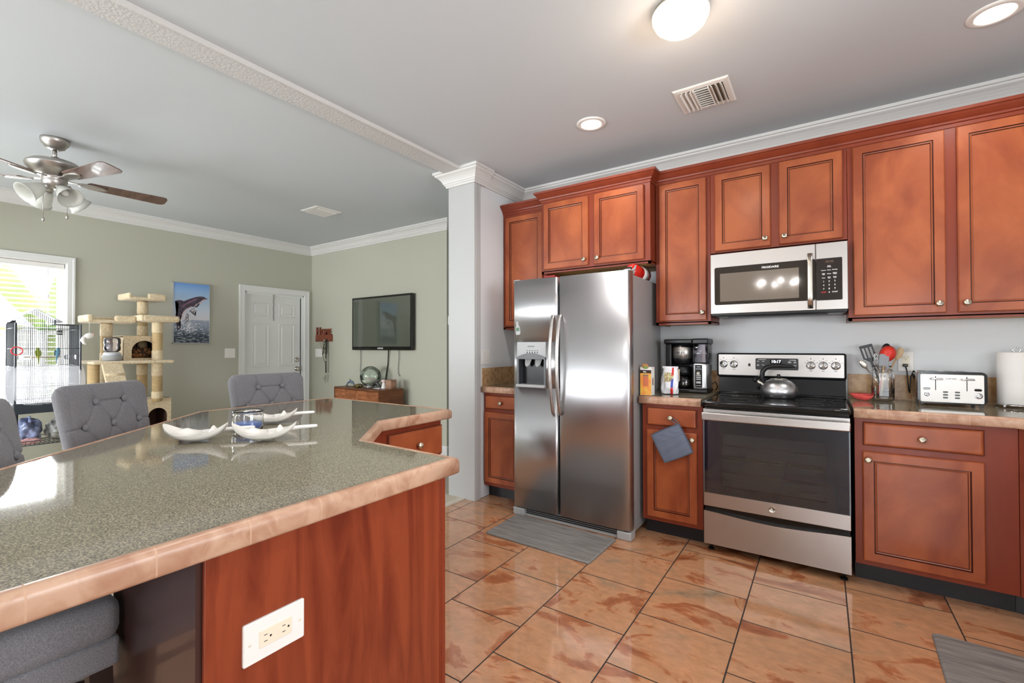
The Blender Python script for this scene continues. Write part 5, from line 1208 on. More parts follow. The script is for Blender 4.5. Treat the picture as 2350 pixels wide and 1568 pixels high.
b = B(); b.lathe([(0.146, -0.024), (0.150, -0.032), (0.148, -0.052), (0.132, -0.085), (0.100, -0.112), (0.055, -0.128), (0.0, -0.133)], (dx_, dy_, ZC), 48, M.Diagonal((0.8, 0.8, 0.8, 1))); obj('glass_bowl', b, alabaster(), t)
l = bpy.data.lights.new('dome_lamp', 'POINT'); l.energy = 3.2; l.color = (1.0, 0.78, 0.58); l.shadow_soft_size = 0.12
o = bpy.data.objects.new('dome_lamp', l); COL.objects.link(o); o.location = (dx_, dy_, ZC-0.20)
# chandelier over the dining place behind the camera (seen only in reflections)
hx, hy, hz = -0.56, -1.5, 2.12
t = thing('chandelier', 'nickel chandelier with six candle bulbs over the dining place', 'chandelier', (hx, hy, ZC))
b = B(); b.lathe([(0.06, 0.001), (0.06, -0.015), (0.02, -0.03)], (hx, hy, ZC), 24); b.cyl((hx, hy, ZC-0.02), (hx, hy, hz-0.1), 0.008, None, 10); b.ball((hx, hy, hz-0.1), (0.04, 0.04, 0.06), 16, 10); obj('stem', b, NICKEL, t)
CL = bpy.data.lights.new('chandelier_lamp', 'POINT'); CL.energy = 2.2; CL.color = (1.0, 0.95, 0.9); CL.shadow_soft_size = 0.012
BULB = mat('warm_bulb', (255, 236, 206), 0.4, emis=((255, 226, 190), 3.0))
for k in range(6):
    a = 2*PI*k/6+0.3; c_, s_ = math.cos(a), math.sin(a)
    b = B(); b.tube([(hx, hy, hz-0.1), (hx+0.12*c_, hy+0.12*s_, hz-0.15), (hx+0.24*c_, hy+0.24*s_, hz-0.10), (hx+0.26*c_, hy+0.26*s_, hz-0.03)], 0.006, 8); b.cyl((hx+0.26*c_, hy+0.26*s_, hz-0.03), (hx+0.26*c_, hy+0.26*s_, hz+0.03), 0.011, None, 10); ar = obj('arm', b, NICKEL, t)
    b = B(); b.ball((hx+0.26*c_, hy+0.26*s_, hz+0.055), (0.018, 0.018, 0.03), 12, 8); obj('bulb', b, BULB, ar)
    o = bpy.data.objects.new('chandelier_lamp', CL); COL.objects.link(o); o.location = (hx+0.26*c_, hy+0.26*s_, hz+0.13)
def vent(label, x0, x1, y0, y1, three):
    t = thing('ceiling_vent', label, 'air vent', ((x0+x1)/2, (y0+y1)/2, ZC), 0, 'ceiling air vents')
    cx, cy = (x0+x1)/2, (y0+y1)/2; f = 0.034
    b = B(); o_ = [(x0, y0), (x1, y0), (x1, y1), (x0, y1)]
    def q(i, z): return [V((cx+(x-cx)*(abs(x-cx)-i)/abs(x-cx), cy+(y-cy)*(abs(y-cy)-i)/abs(y-cy), z)) for x, y in o_]
    b.rings([q(0, ZC+0.001), q(0, ZC-0.003), q(0.008, ZC-0.008), q(f, ZC-0.010), q(f, ZC+0.001)], False, False, True, None, False); obj('frame', b, WHITEP, t)
    b = B(); b.box(x0+f-0.002, x1-f+0.002, y0+f-0.002, y1-f+0.002, ZC-0.0015, ZC+0.001); obj('duct', b, mat('duct_grey', (120, 112, 96), 0.8), t)
    b = B(); xa_, xb_ = x0+f, x1-f; L = xb_-xa_
    def slat_y(x, tilt): b.box(-0.0011, 0.0011, y0+f-cy, y1-f-cy, -0.013, 0.013, 0, 1, M.Translation((x, cy, ZC-0.011)) @ M.Rotation(tilt, 4, 'Y'))
    def slat_x(y, tilt, a, c): b.box(a-(a+c)/2, c-(a+c)/2, -0.0011, 0.0011, -0.012, 0.012, 0, 1, M.Translation(((a+c)/2, y, ZC-0.011)) @ M.Rotation(tilt, 4, 'X'))
    if three:
        for k in range(3): slat_y(xa_+0.012+k*0.026, rad(40)); slat_y(xb_-0.012-k*0.026, rad(-40))
        n = 9
        for k in range(n): slat_x(y0+f+0.012+(y1-y0-2*f-0.024)*k/(n-1), rad(-42), xa_+0.078, xb_-0.078)
        b.box(xa_+0.074, xa_+0.078, y0+f, y1-f, ZC-0.022, ZC); b.box(xb_-0.078, xb_-0.074, y0+f, y1-f, ZC-0.022, ZC)
    else:
        for k in range(7): slat_y(xa_+0.012+(L-0.024)*k/6, rad(38))
    obj('louvers', b, WHITEP, t)
vent('white three-way louvered vent in the kitchen ceiling beside the dome light', -0.715, -0.414, 2.722, 3.022, True)
vent('white louvered vent in the living room ceiling before the television', -4.668, -4.370, 2.81, 3.112, False)

# ceiling fan
fx, fy = -4.515, 0.862
t = thing('ceiling_fan', 'brushed nickel ceiling fan with walnut blades and four frosted shades', 'ceiling fan', (fx, fy, ZC))
b = B(); b.lathe([(0.078, 0.001), (0.080, -0.012), (0.074, -0.035), (0.060, -0.050), (0.055, -0.062), (0.030, -0.075), (0.016, -0.078)], (fx, fy, ZC), 40); obj('canopy', b, SATIN, t)
b = B(); b.cyl((fx, fy, ZC-0.07), (fx, fy, ZC-0.150), 0.0125, None, 20); b.cyl((fx, fy, ZC-0.130), (fx, fy, ZC-0.150), 0.024, 0.026, 20); obj('downrod', b, SATIN, t)
b = B(); b.lathe([(0.03, -0.146), (0.075, -0.152), (0.125, -0.166), (0.152, -0.186), (0.156, -0.198), (0.154, -0.202), (0.150, -0.214), (0.128, -0.242), (0.092, -0.262), (0.070, -0.272), (0.0, -0.272)], (fx, fy, ZC), 48); obj('motor_housing', b, SATIN, t)
b = B(); b.lathe([(0.072, -0.270), (0.072, -0.282), (0.066, -0.286), (0.070, -0.300), (0.062, -0.335), (0.045, -0.350), (0.040, -0.356), (0.0, -0.356)], (fx, fy, ZC), 40); obj('switch_housing', b, SATIN, t)
for k in range(5):
    a = rad(86+72*k); R = M.Translation((fx, fy, ZC-0.288)) @ M.Rotation(a, 4, 'Z')
    P = M.Rotation(rad(-11), 4, 'X')
    b = B(); pr = [(0.185, -0.050), (0.62, -0.068), (0.645, -0.058), (0.655, -0.035), (0.655, 0.035), (0.645, 0.058), (0.62, 0.068), (0.185, 0.050), (0.170, 0.030), (0.170, -0.030)]
    lo = [R @ P @ V((x, y, 0.0)) for x, y in pr]; hi = [R @ P @ V((x, y, 0.006)) for x, y in pr]; b.rings([lo, hi], True, True, True, None, False); bl = obj('blade', b, BLADE, t)
    b = B(); b.prism([R @ V((x, y, -0.001)) for x, y in ((0.05, -0.018), (0.13, -0.012), (0.13, 0.012), (0.05, 0.018))], (0, 0, 0.008))
    n = 24; el = [(0.205+0.085*math.cos(2*PI*i/n), 0.034*math.sin(2*PI*i/n)) for i in range(n)]
    b.rings([[R @ P @ V((x, y, 0.001)) for x, y in el], [R @ P @ V((x, y, -0.006)) for x, y in el], [R @ P @ V((0.205+(x-0.205)*0.85, y*0.8, -0.010)) for x, y in el]], True, True)
    obj('blade_bracket', b, SATIN, bl)
for k in range(4):
    a = rad(18+90*k); d = V((math.cos(a), math.sin(a), 0))
    ax_ = (d*0.80+V((0, 0, -0.62))).normalized(); o = V((fx, fy, ZC-0.345))+d*0.045
    b = B(); b.cyl(o-ax_*0.03, o+ax_*0.035, 0.020, 0.026, 18); arm = obj('light_arm', b, SATIN, t)
    Rm = M.Translation(o) @ ax_.to_track_quat('Z', 'Y').to_matrix().to_4x4()
    b = B(); n = 40; L = []
    for r, z in ((0.026, 0.025), (0.034, 0.040), (0.046, 0.068), (0.054, 0.100), (0.062, 0.130), (0.074, 0.150), (0.071, 0.150), (0.058, 0.128), (0.050, 0.100), (0.042, 0.070), (0.030, 0.042), (0.022, 0.028)):
        L.append([Rm @ V(((r+0.0009*math.cos(14*(2*PI*i/n)+z*60))*math.cos(2*PI*i/n), (r+0.0009*math.cos(14*(2*PI*i/n)+z*60))*math.sin(2*PI*i/n), z)) for i in range(n)])
    b.rings(L, True, True); sh = obj('lamp_shade', b, FROST, t)
    b = B(); b.ball(Rm @ V((0, 0, 0.075)), (0.021, 0.021, 0.032), 16, 10, Rm.to_3x3().to_4x4()); obj('bulb', b, WHITEP, t)
for dx, dy, ln_ in ((0.02, -0.06, 0.235), (0.055, 0.055, 0.20)):
    b = B(); b.tube([(fx+dx, fy+dy, ZC-0.33), (fx+dx, fy+dy, ZC-0.33-ln_)], 0.0018, 6); z = ZC-0.33-ln_
    b.lathe([(0.0, 0.0), (0.005, -0.006), (0.009, -0.022), (0.005, -0.036), (0.0, -0.040)], (fx+dx, fy+dy, z), 12); obj('pull_chain', b, SATIN, t)

# ================================================================== LIVING ROOM
def S(y, z, x):
    """room point at depth x for a spot read on the plane 5.85 m away"""
    k = x/-5.85
    return V((x, y*k, 1.27+(z-1.27)*k))
# cat tree
t = thing('cat_tree', 'cream plush cat tree with sisal posts by the sage wall', 'cat tree', (-5.85, 1.75, 0.006))
def post(y, x, z0, z1, bands, r=0.044):
    c = S(y, 0, x)
    b = B(); b.cyl((x, c.y, z0), (x, c.y, z1), r, None, 24); o = obj('post', b, SISAL, t)
    for a, e in bands:
        b = B(); b.lathe([(r, a), (r+0.004, a+0.004), (r+0.004, e-0.004), (r, e)], (x, c.y, 0), 24, None, False, False); obj('plush_band', b, PLUSH, o)
    return c.y
def pbox(name, x0, x1, y0, y1, z0, z1, bev=0.012, par=None):
    b = B(); b.box(x0, x1, y0, y1, z0, z1, bev, 3); return obj(name, b, PLUSH, par or t)
yA = post(1.495, -5.78, 0.05, 1.51, [(0.45, 0.60), (0.9, 1.22), (1.38, 1.50)])
yB = post(1.785, -6.02, 0.05, 1.765, [(0.55, 0.7), (0.98, 1.09), (1.40, 1.50), (1.63, 1.755)])
yC = post(1.915, -5.66, 0.72, 1.535, [(0.75, 0.82), (0.98, 1.24), (1.42, 1.53)])
post(1.40, -5.62, 0.05, 1.11, [(0.4, 0.55)])
pbox('base_board', -6.15, -5.5, 1.32, 2.06, 0.007, 0.055)
# top platform with rolled rims
pbox('platform', -6.20, -5.86, 1.685, 1.995, 1.768, 1.796); pbox('rim', -5.90, -5.855, 1.835, 2.0, 1.772, 1.842, 0.02); pbox('rim', -6.20, -5.86, 1.672, 1.700, 1.772, 1.835, 0.012); pbox('rim', -6.22, -6.18, 1.68, 1.995, 1.772, 1.830, 0.015)
# side perch and front perch
pbox('platform', -5.94, -5.62, 1.325, 1.655, 1.508, 1.536); pbox('rim', -5.665, -5.615, 1.50, 1.665, 1.510, 1.580, 0.02); pbox('rim', -5.94, -5.615, 1.300, 1.345, 1.510, 1.580, 0.015); pbox('rim', -5.96, -5.92, 1.33, 1.655, 1.510, 1.574, 0.015)
pbox('platform', -5.80, -5.50, 1.69, 1.985, 1.528, 1.552); pbox('rim', -5.545, -5.495, 1.680, 1.995, 1.530, 1.592, 0.02); pbox('rim', -5.80, -5.50, 1.665, 1.70, 1.530, 1.592, 0.015); pbox('rim', -5.82, -5.78, 1.69, 1.985, 1.530, 1.59, 0.015)
# middle shelf, condo with an arched door
pbox('shelf', -6.12, -5.52, 1.315, 1.955, 1.112, 1.142)
def condo(x0, x1, y0, y1, z0, z1, hy, hr, hz, th=0.02, side=True):
    b = B(); m = face_mx((x1, 0, 0), (0, 1, 0), (0, 0, 1)); n = 16
    arch = [(hy-hr, z0+0.02)]+[(hy-hr*math.cos(PI*i/n), hz+hr*math.sin(PI*i/n)) for i in range(n+1)]+[(hy+hr, z0+0.02)]
    # front wall around the arch, as a skin between the arch and the outline
    k = len(arch); out = []
    for i, (u, v) in enumerate(arch):
        if i == 0: out.append((y0, z0))
        elif i == k-1: out.append((y1, z0))
        else:
            a = PI-PI*(i-1)/n; c, s_ = math.cos(a), math.sin(a); hx = (y1-y0)/2
            cx = (y0+y1)/2; q = max(abs(c)/hx, abs(s_)/(z1-hz)) if max(abs(c), abs(s_)) > 0 else 1
            out.append((cx+c/q, hz+s_/q))
    A = [m @ V((u, v, 0)) for u, v in arch]; O = [m @ V((u, v, 0)) for u, v in out]; A2 = [p+V((-th, 0, 0)) for p in A]; O2 = [p+V((-th, 0, 0)) for p in O]
    b.rings([O2, O, A, A2], False, False, False, None, False); b.face([b.bm.verts.new(p) for p in (O[0], A[0], A[-1], O[-1])], False)
    b.box(x0, x1-0.002, y0, y0+th, z0, z1); b.box(x0, x1-0.002, y1-th, y1, z0, z1); b.box(x0, x1-0.001, y0, y1, z1-th, z1, 0.006); b.box(x0, x0+th, y0, y1, z0, z1); b.box(x0, x1-0.002, y0, y1, z0, z0+th)
    o = obj('condo', b, PLUSH, t)
    b = B(); b.box(x0+th, x0+th+0.003, y0+th, y1-th, z0+th, z1-th); b.box(x0+th, x1-th, y1-th-0.003, y1-th, z0+th, z1-th); b.box(x0+th, x1-th, y0+th, y0+th+0.003, z0+th, z1-th); b.box(x0+th, x1-th, y0+th, y1-th, z1-th-0.003, z1-th); obj('lining', b, DARKHOLE, o)
    return o
condo(-6.10, -5.76, 1.605, 1.935, 1.142, 1.388, 1.775, 0.105, 1.235)
condo(-6.06, -5.70, 1.60, 1.99, 0.055, 0.742, 1.875, 0.085, 0.56)
b = B(); m = M.Translation((-5.50, 0, 1.115)) @ M.Rotation(rad(52), 4, 'Y')
b.box(0, 1.32, 1.37, 1.525, -0.014, 0.012, 0.008, 2, m)
for k in range(8): b.cyl(m @ V((0.13+k*0.15, 1.372, 0.014)), m @ V((0.13+k*0.15, 1.523, 0.014)), 0.012, None, 10)
b2 = M.Translation((0, 0, 0)); obj('ramp', b, PLUSH, t)
# cat asleep in the condo
t2 = thing('cat', 'tortoiseshell cat curled up asleep inside the cat tree condo', 'cat', (-5.92, 1.775, 1.162))
FUR = mat('tortoiseshell_fur', (40, 30, 24), 0.9, noise=(26, (176, 116, 62), 5, 0.46, 0.6, (1, 1, 1), 1.5), bump=(180, 0.6, 0.004, (1, 3, 1)))
b = B(); n = 40; L = []
for k in range(n):
    s = k/(n-1); a = rad(-60+300*s); rr = 0.062
    L.append((V((-5.905+rr*0.9*math.cos(a), 1.775+rr*1.15*math.sin(a), 1.162+0.055)), 0.056*(0.45+0.55*math.sin(PI*min(1, 0.12+s*0.82))**0.6)))
b.tube([p for p, r in L], [r for p, r in L], 16); b.ball((-5.90, 1.775, 1.20), (0.075, 0.095, 0.05), 20, 12)
b.ball((-5.86, 1.735, 1.245), (0.036, 0.036, 0.032), 18, 12); b.cyl((-5.858, 1.715, 1.265), (-5.852, 1.705, 1.292), 0.014, 0.002, 8); b.cyl((-5.868, 1.755, 1.265), (-5.868, 1.765, 1.292), 0.014, 0.002, 8)
for mod in (): pass
o = obj('body', b, FUR, t2); md = o.modifiers.new('fuse', 'REMESH'); md.mode = 'VOXEL'; md.voxel_size = 0.006; md.use_smooth_shade = True
# pet feeder
t = thing('pet_feeder', 'clear gravity pet feeder with grey bowl on the cat tree shelf', 'pet feeder', (-5.62, 1.49, 1.142))
fxp, fyp = -5.63, 1.485
b = B(); b.lathe([(0.058, 0.0), (0.074, 0.006), (0.080, 0.045), (0.083, 0.05), (0.078, 0.05), (0.068, 0.012), (0.0, 0.010)], (fxp, fyp, 1.143), 36); obj('bowl', b, GREYP, t)
b = B(); b.lathe([(0.07, 0.045), (0.066, 0.070), (0.058, 0.082), (0.0, 0.083)], (fxp-0.01, fyp, 1.143), 36); obj('feeder_base', b, mat('pale_grey_plastic', (196, 198, 200), 0.35), t)
b = B(); b.lathe([(0.045, 0.084), (0.060, 0.098), (0.064, 0.12), (0.060, 0.155), (0.064, 0.165), (0.064, 0.205), (0.056, 0.222), (0.0, 0.225)], (fxp-0.01, fyp, 1.143), 36); obj('tank', b, TANKP, t)
# mouse toy hanging from the perch
t = thing('cat_toy', 'white plush mouse dangling on a string from the cat tree perch', 'cat toy', (-5.65, 1.30, 1.38))
b = B(); b.tube([(-5.64, 1.318, 1.512), (-5.64, 1.318, 1.405)], 0.0016, 6); obj('string', b, WHITEP, t)
b = B(); b.ball((-5.64, 1.316, 1.378), (0.022, 0.040, 0.028), 18, 12, M.Rotation(rad(20), 4, 'X')); b.tube([(-5.64, 1.285, 1.365), (-5.64, 1.272, 1.338), (-5.64, 1.285, 1.312), (-5.64, 1.300, 1.298)], [0.018, 0.018, 0.014, 0.006], 10); obj('mouse_body', b, mat('white_plush', (240, 236, 228), 0.95, bump=(300, 0.6, 0.003)), t)
b = B(); b.ball((-5.622, 1.346, 1.394), 0.006, 8, 6); obj('nose', b, mat('pink_nose', (220, 150, 140), 0.6), t)

# ---- bird cage
t = thing('bird_cage', 'black wire house-shaped bird cage on a stand before the window', 'bird cage', (-5.85, 1.05, 0.006))
X0, X1, Y0, Y1 = -6.04, -5.68, 0.855, 1.268
def cagegrid(name, pts_fn, u0, u1, v0, v1, step, rows, topfn=None):
    b = B(); u = u0
    while u <= u1+1e-6:
        vt = topfn(u) if topfn else v1
        b.cyl(pts_fn(u, v0), pts_fn(u, vt), 0.0016, None, 5, False); u += step
    for v in rows: b.cyl(pts_fn(u0, v), pts_fn(u1, v), 0.0022, None, 5)
    return obj(name, b, WIRE, t)
def roofz(y):
    yl, yp, yr = Y0, 0.978, 1.10
    if y <= yp: return 1.505+(1.60-1.505)*(y-yl)/(yp-yl)
    if y <= yr: return 1.60-(1.60-1.510)*(y-yp)/(yr-yp)
    return 1.482
rows = (0.80, 0.93, 1.075, 1.105, 1.262, 1.44)
cagegrid('front_grille', lambda u, v: V((X1, u, v)), Y0, Y1, 0.79, 1.482, 0.0125, rows, roofz)
cagegrid('rear_grille', lambda u, v: V((X0, u, v)), Y0, Y1, 0.79, 1.482, 0.0125, rows, roofz)
cagegrid('side_grille', lambda u, v: V((u, Y0, v)), X0, X1, 0.79, 1.505, 0.0125, rows)
cagegrid('side_grille', lambda u, v: V((u, Y1, v)), X0, X1, 0.79, 1.482, 0.0125, rows)
cagegrid('top_grille', lambda u, v: V((u, v, 1.482)), X0, X1, 1.11, Y1, 0.0125, (1.11, Y1))
b = B(); th = 0.004
for ya, za, yb, zb in ((Y0-0.035, 1.488, 0.978, 1.606), (0.978, 1.606, 1.145, 1.498)):
    b.prism([(X0-0.015, ya, za), (X0-0.015, yb, zb), (X0-0.015, yb, zb+th), (X0-0.015, ya, za+th)], (X1-X0+0.03, 0, 0))
obj('gable_roof', b, mat('cage_roof', (48, 51, 56), 0.5), t)
b = B()
for y in (Y0, Y1):
    for x in (X0, X1): b.box(x-0.006, x+0.006, y-0.006, y+0.006, 0.72, 1.484)
b.box(X1-0.004, X1+0.004, 1.09, 1.10, 1.482, 1.52); obj('corner_frame', b, WIRE, t)
b = B(); b.box(X0-0.012, X1+0.012, Y0-0.012, Y1+0.012, 0.700, 0.790, 0.006); obj('tray', b, mat('cage_tray', (42, 50, 58), 0.4), t)
for x in (X0, X1):
    for y in (Y0+0.01, Y1-0.01):
        b = B(); b.cyl((x, y, 0.03), (x, y, 0.70), 0.010, None, 10); b.cyl((x, y, 0.006), (x, y, 0.03), 0.018, 0.014, 12); obj('stand_leg', b, WIRE, t)
b = B()
for k in range(15): b.cyl((X0, Y0+0.01+k*0.0285, 0.425), (X1, Y0+0.01+k*0.0285, 0.425), 0.002, None, 5)
for k in range(5): b.cyl((X0+k*0.09, Y0, 0.422), (X0+k*0.09, Y1, 0.422), 0.0025, None, 5)
for z in (0.425, 0.46):
    for a, c in (((X0, Y0), (X1, Y0)), ((X1, Y0), (X1, Y1)), ((X1, Y1), (X0, Y1)), ((X0, Y1), (X0, Y0))): b.cyl((a[0], a[1], z), (c[0], c[1], z), 0.003, None, 5)
for k in range(15): b.cyl((X1, Y0+0.01+k*0.0285, 0.425), (X1, Y0+0.01+k*0.0285, 0.46), 0.0016, None, 5)
obj('wire_shelf', b, WIRE, t)
b = B(); b.cyl((-5.86, 0.93, 1.185), (-5.86, 1.17, 1.185), 0.006, None, 10); obj('perch', b, BEECH, t)
for y in (0.875, 1.165):
    b = B(); b.box(-5.74, -5.69, y, y+0.075, 1.165, 1.205, 0.004); obj('food_cup', b, CLEARP, t)
# birds
def bird(label, y, x, m_body, m_head, flip):
    t = thing('parakeet', label, 'bird', (x, y, 1.192), rad(flip))
    b = B(); b.ball((0, 0, 0.028), (0.017, 0.018, 0.036), 16, 12, M.Rotation(rad(-14), 4, 'X')); b.ball((0, 0.012, 0.066), (0.0135, 0.0145, 0.0145), 14, 10); b.cyl((0, 0.024, 0.066), (0, 0.032, 0.060), 0.005, 0.0008, 8)
    b.tube([(0, -0.008, 0.010), (0, -0.022, -0.03), (0, -0.028, -0.075)], [0.009, 0.006, 0.002], 8)
    b.cyl((0.006, 0.003, 0.0), (0.006, 0.003, -0.004), 0.003, None, 6); b.cyl((-0.006, 0.003, 0.0), (-0.006, 0.003, -0.004), 0.003, None, 6)
    o = obj('body', b, m_body, t, True); md = o.modifiers.new('fuse', 'REMESH'); md.mode = 'VOXEL'; md.voxel_size = 0.0025; md.use_smooth_shade = True
    for sx in (-1, 1):
        b = B(); b.ball((sx*0.0165, -0.006, 0.030), (0.005, 0.012, 0.030), 10, 8, M.Rotation(rad(-18), 4, 'X')); obj('wing', b, m_head, t, True)
bird('green and yellow parakeet on the perch in the cage', 1.022, -5.86, mat('green_feather', (176, 190, 60), 0.8), mat('olive_feather', (140, 150, 66), 0.8), 90)
bird('pale blue parakeet on the perch in the cage', 1.150, -5.86, mat('blue_feather', (120, 176, 206), 0.8), mat('grey_blue_feather', (120, 140, 156), 0.8), 60)
t = thing('swing_ring', 'red plastic ring toy hanging on the side of the bird cage', 'bird toy', (-5.70, 0.853, 1.24))
b = B(); b.tube([(-5.672, 0.862+0.034*math.cos(2*PI*k/24), 1.243+0.034*math.sin(2*PI*k/24)) for k in range(24)], 0.005, 8, True); tag_ = obj('ring', b, mat('ring_red', (226, 70, 74), 0.4), t)
# seed skirt around the lower half of the cage
b = B()
def skirt(u, v):
    a = 2*PI*u; c, s_ = math.cos(a), math.sin(a); p = 7.0; k = (abs(c)**p+abs(s_)**p)**(-1/p)
    o_ = 0.016+0.030*math.sin(PI*v)**0.8+0.006*math.sin(a*11+v*3)
    return V(((X0+X1)/2+((X1-X0)/2+o_)*k*c, (Y0+Y1)/2+((Y1-Y0)/2+o_)*k*s_, 0.775+0.335*v+0.005*math.sin(a*7)))
b.grid(skirt, 96, 14, True, True)
tag(obj('cage_skirt', b, SHEERT), 'white sheer mesh skirt around the lower half of the bird cage', 'cage cover')
def sack(name, label, c, r, m, seed, cat='bag'):
    rnd = random.Random(seed); ph = [rnd.uniform(0, 6.28) for _ in range(8)]
    b = B()
    def f(u, v):
        th = PI*v; a = 2*PI*u
        q = 1+0.10*math.sin(3*a+ph[0]+4*th)+0.09*math.sin(5*a-3*th+ph[1])+0.05*math.sin(9*a+7*th+ph[2])+0.03*math.sin(15*a-9*th+ph[3])
        z = -math.cos(th)*r[2]*q
        return V((c[0]+r[0]*math.sin(th)*math.cos(a)*q, c[1]+r[1]*math.sin(th)*math.sin(a)*q, max(c[2]+z, 0.43)))
    b.grid(f, 48, 26, True, True); return tag(obj(name, b, m), label, cat, None)
sack('plastic_bag', 'crumpled blue-grey plastic bag on the wire shelf under the bird cage', (-5.86, 0.965, 0.535), (0.13, 0.085, 0.105), mat('blue_bag_film', (150, 160, 196), 0.3, noise=(12, (70, 78, 104), 4, 0.42, 0.62)), 3)
sack('folded_cloth', 'folded pink cloth on the wire shelf under the bird cage', (-5.715, 0.945, 0.456), (0.028, 0.075, 0.024), mat('pink_cloth', (226, 176, 176), 0.85), 5, 'cloth')
sack('clear_bag', 'clear crumpled bag beside the blue bag under the cage', (-5.84, 1.155, 0.52), (0.12, 0.085, 0.09), mat('pale_bag_film', (206, 204, 202), 0.3, noise=(16, (96, 104, 98), 4, 0.42, 0.66)), 9)
b = B(); b.tube([(-5.665, 1.205, 0.70), (-5.66, 1.200, 0.55), (-5.66, 1.175, 0.47), (-5.66, 1.145, 0.40), (-5.66, 1.150, 0.355), (-5.66, 1.175, 0.335), (-5.66, 1.200, 0.36), (-5.66, 1.205, 0.42), (-5.66, 1.19, 0.48), (-5.66, 1.19, 0.52)], 0.003, 8)
tag(obj('string_loop', b, WHITEP), 'looped white cord hanging from the bird cage tray', 'string')

# ---- dolphin picture
t = thing('wall_picture', 'dolphin leaping from the sea, framed picture on the sage wall', 'picture', (-6.34, 2.41, 1.68))
PY0, PY1, PZ0, PZ1 = 2.215, 2.606, 1.318, 2.048
m = face_mx((-6.34, PY0, PZ0), (0, 1, 0), (0, 0, 1)); PW, PH = PY1-PY0, PZ1-PZ0
b = B(); f = 0.008
for a, c, d, e in ((0, f, 0, PH), (PW-f, PW, 0, PH), (0, PW, 0, f), (0, PW, PH-f, PH)): b.box(a, c, d, e, 0, 0.034, 0.001, 1, m)
obj('frame', b, mat('silver_frame', (190, 190, 192), 0.35, 0.6), t)
def sea_picture():
    m_ = bpy.data.materials.new('sea_picture'); m_.use_nodes = True; nt = m_.node_tree; ln = nt.links; p = nt.nodes['Principled BSDF']; p.inputs['Roughness'].default_value = 0.5
    tc = node(nt, 'ShaderNodeTexCoord'); sp = node(nt, 'ShaderNodeSeparateXYZ'); ln.new(tc.outputs['Object'], sp.inputs[0])
    mr = node(nt, 'ShaderNodeMapRange'); mr.inputs['From Min'].default_value = PZ0-1.68; mr.inputs['From Max'].default_value = PZ1-1.68; ln.new(sp.outputs['Z'], mr.inputs['Value'])
    r = node(nt, 'ShaderNodeValToRGB'); e = r.color_ramp.elements
    e[0].position = 0.0; e[0].color = lin((34, 48, 60))+(1,); e[1].position = 1.0; e[1].color = lin((96, 142, 206))+(1,)
    for pos, c in ((0.14, (50, 64, 76)), (0.24, (120, 132, 146)), (0.385, (150, 158, 176)), (0.395, (208, 204, 206)), (0.6, (192, 206, 222)), (0.85, (150, 184, 222))):
        q = e.new(pos); q.color = lin(c)+(1,)
    ln.new(mr.outputs['Result'], r.inputs[0])
    mp = node(nt, 'ShaderNodeMapping'); mp.inputs['Scale'].default_value = (1, 6, 26); ln.new(tc.outputs['Object'], mp.inputs[0])
    n = node(nt, 'ShaderNodeTexNoise'); n.inputs['Scale'].default_value = 3; n.inputs['Detail'].default_value = 6; ln.new(mp.outputs[0], n.inputs['Vector'])
    lt = node(nt, 'ShaderNodeMath', operation='LESS_THAN'); lt.inputs[1].default_value = 0.388; ln.new(mr.outputs['Result'], lt.inputs[0])
    st = node(nt, 'ShaderNodeMapRange'); st.inputs['From Min'].default_value = 0.5; st.inputs['From Max'].default_value = 0.68; ln.new(n.outputs['Fac'], st.inputs['Value'])
    ml = node(nt, 'ShaderNodeMath', operation='MULTIPLY'); ln.new(lt.outputs[0], ml.inputs[0]); ln.new(st.outputs['Result'], ml.inputs[1])
    mx_ = node(nt, 'ShaderNodeMix', data_type='RGBA'); ln.new(ml.outputs[0], mx_.inputs['Factor']); ln.new(r.outputs['Color'], mx_.inputs['A']); mx_.inputs['B'].default_value = lin((176, 182, 190))+(1,)
    ln.new(mx_.outputs['Result'], p.inputs['Base Color']); return m_
b = B(); b.box(f, PW-f, f, PH-f, 0.0, 0.030, 0, 1, m); cv = obj('canvas', b, sea_picture(), t)
def pic(pts): return [((x-110)/812*PW, (1-(y-62-(x-110)*0.09)/1400)*PH) for x, y in pts]
def flat(name, pts, mm, d, par):
    b = B(); b.prism([m @ V((u, v, d)) for u, v in pic(pts)], m.to_3x3() @ V((0, 0, 0.0006))); bmesh.ops.triangulate(b.bm, faces=b.bm.faces[:]); return obj(name, b, mm, par)
DOL = mat('dolphin_grey', (92, 78, 92), 0.5, noise=(26, (60, 54, 66), 4, 0.4, 0.62, (1, 1, 2)))
flat('painted_dolphin', [(875, 475), (815, 445), (790, 420), (700, 407), (610, 418), (520, 445), (420, 478), (335, 515), (290, 490), (215, 487), (150, 505), (205, 535), (232, 580), (215, 650), (180, 730), (160, 830), (158, 960), (185, 1050), (205, 1170), (225, 1190), (275, 1105), (245, 1010), (255, 900), (285, 790), (345, 720), (420, 690), (500, 665), (560, 655), (590, 660), (650, 640), (680, 585), (745, 540), (800, 505)], DOL, 0.030, cv)
flat('painted_belly', [(868, 480), (800, 478), (740, 500), (690, 545), (610, 590), (500, 640), (390, 690), (320, 760), (280, 900), (262, 1000), (300, 930), (350, 780), (430, 700), (520, 668), (600, 628), (690, 590), (745, 545), (800, 508)], mat('dolphin_belly', (206, 186, 192), 0.5), 0.0306, cv)
flat('painted_flipper', [(640, 580), (690, 570), (665, 630), (620, 665), (585, 660), (620, 620)], mat('dolphin_dark', (70, 66, 76), 0.5), 0.0310, cv)
flat('painted_flipper', [(560, 570), (610, 560), (590, 610), (540, 650), (500, 640), (525, 600)], mat('dolphin_dark_b', (66, 58, 68), 0.5), 0.0310, cv)
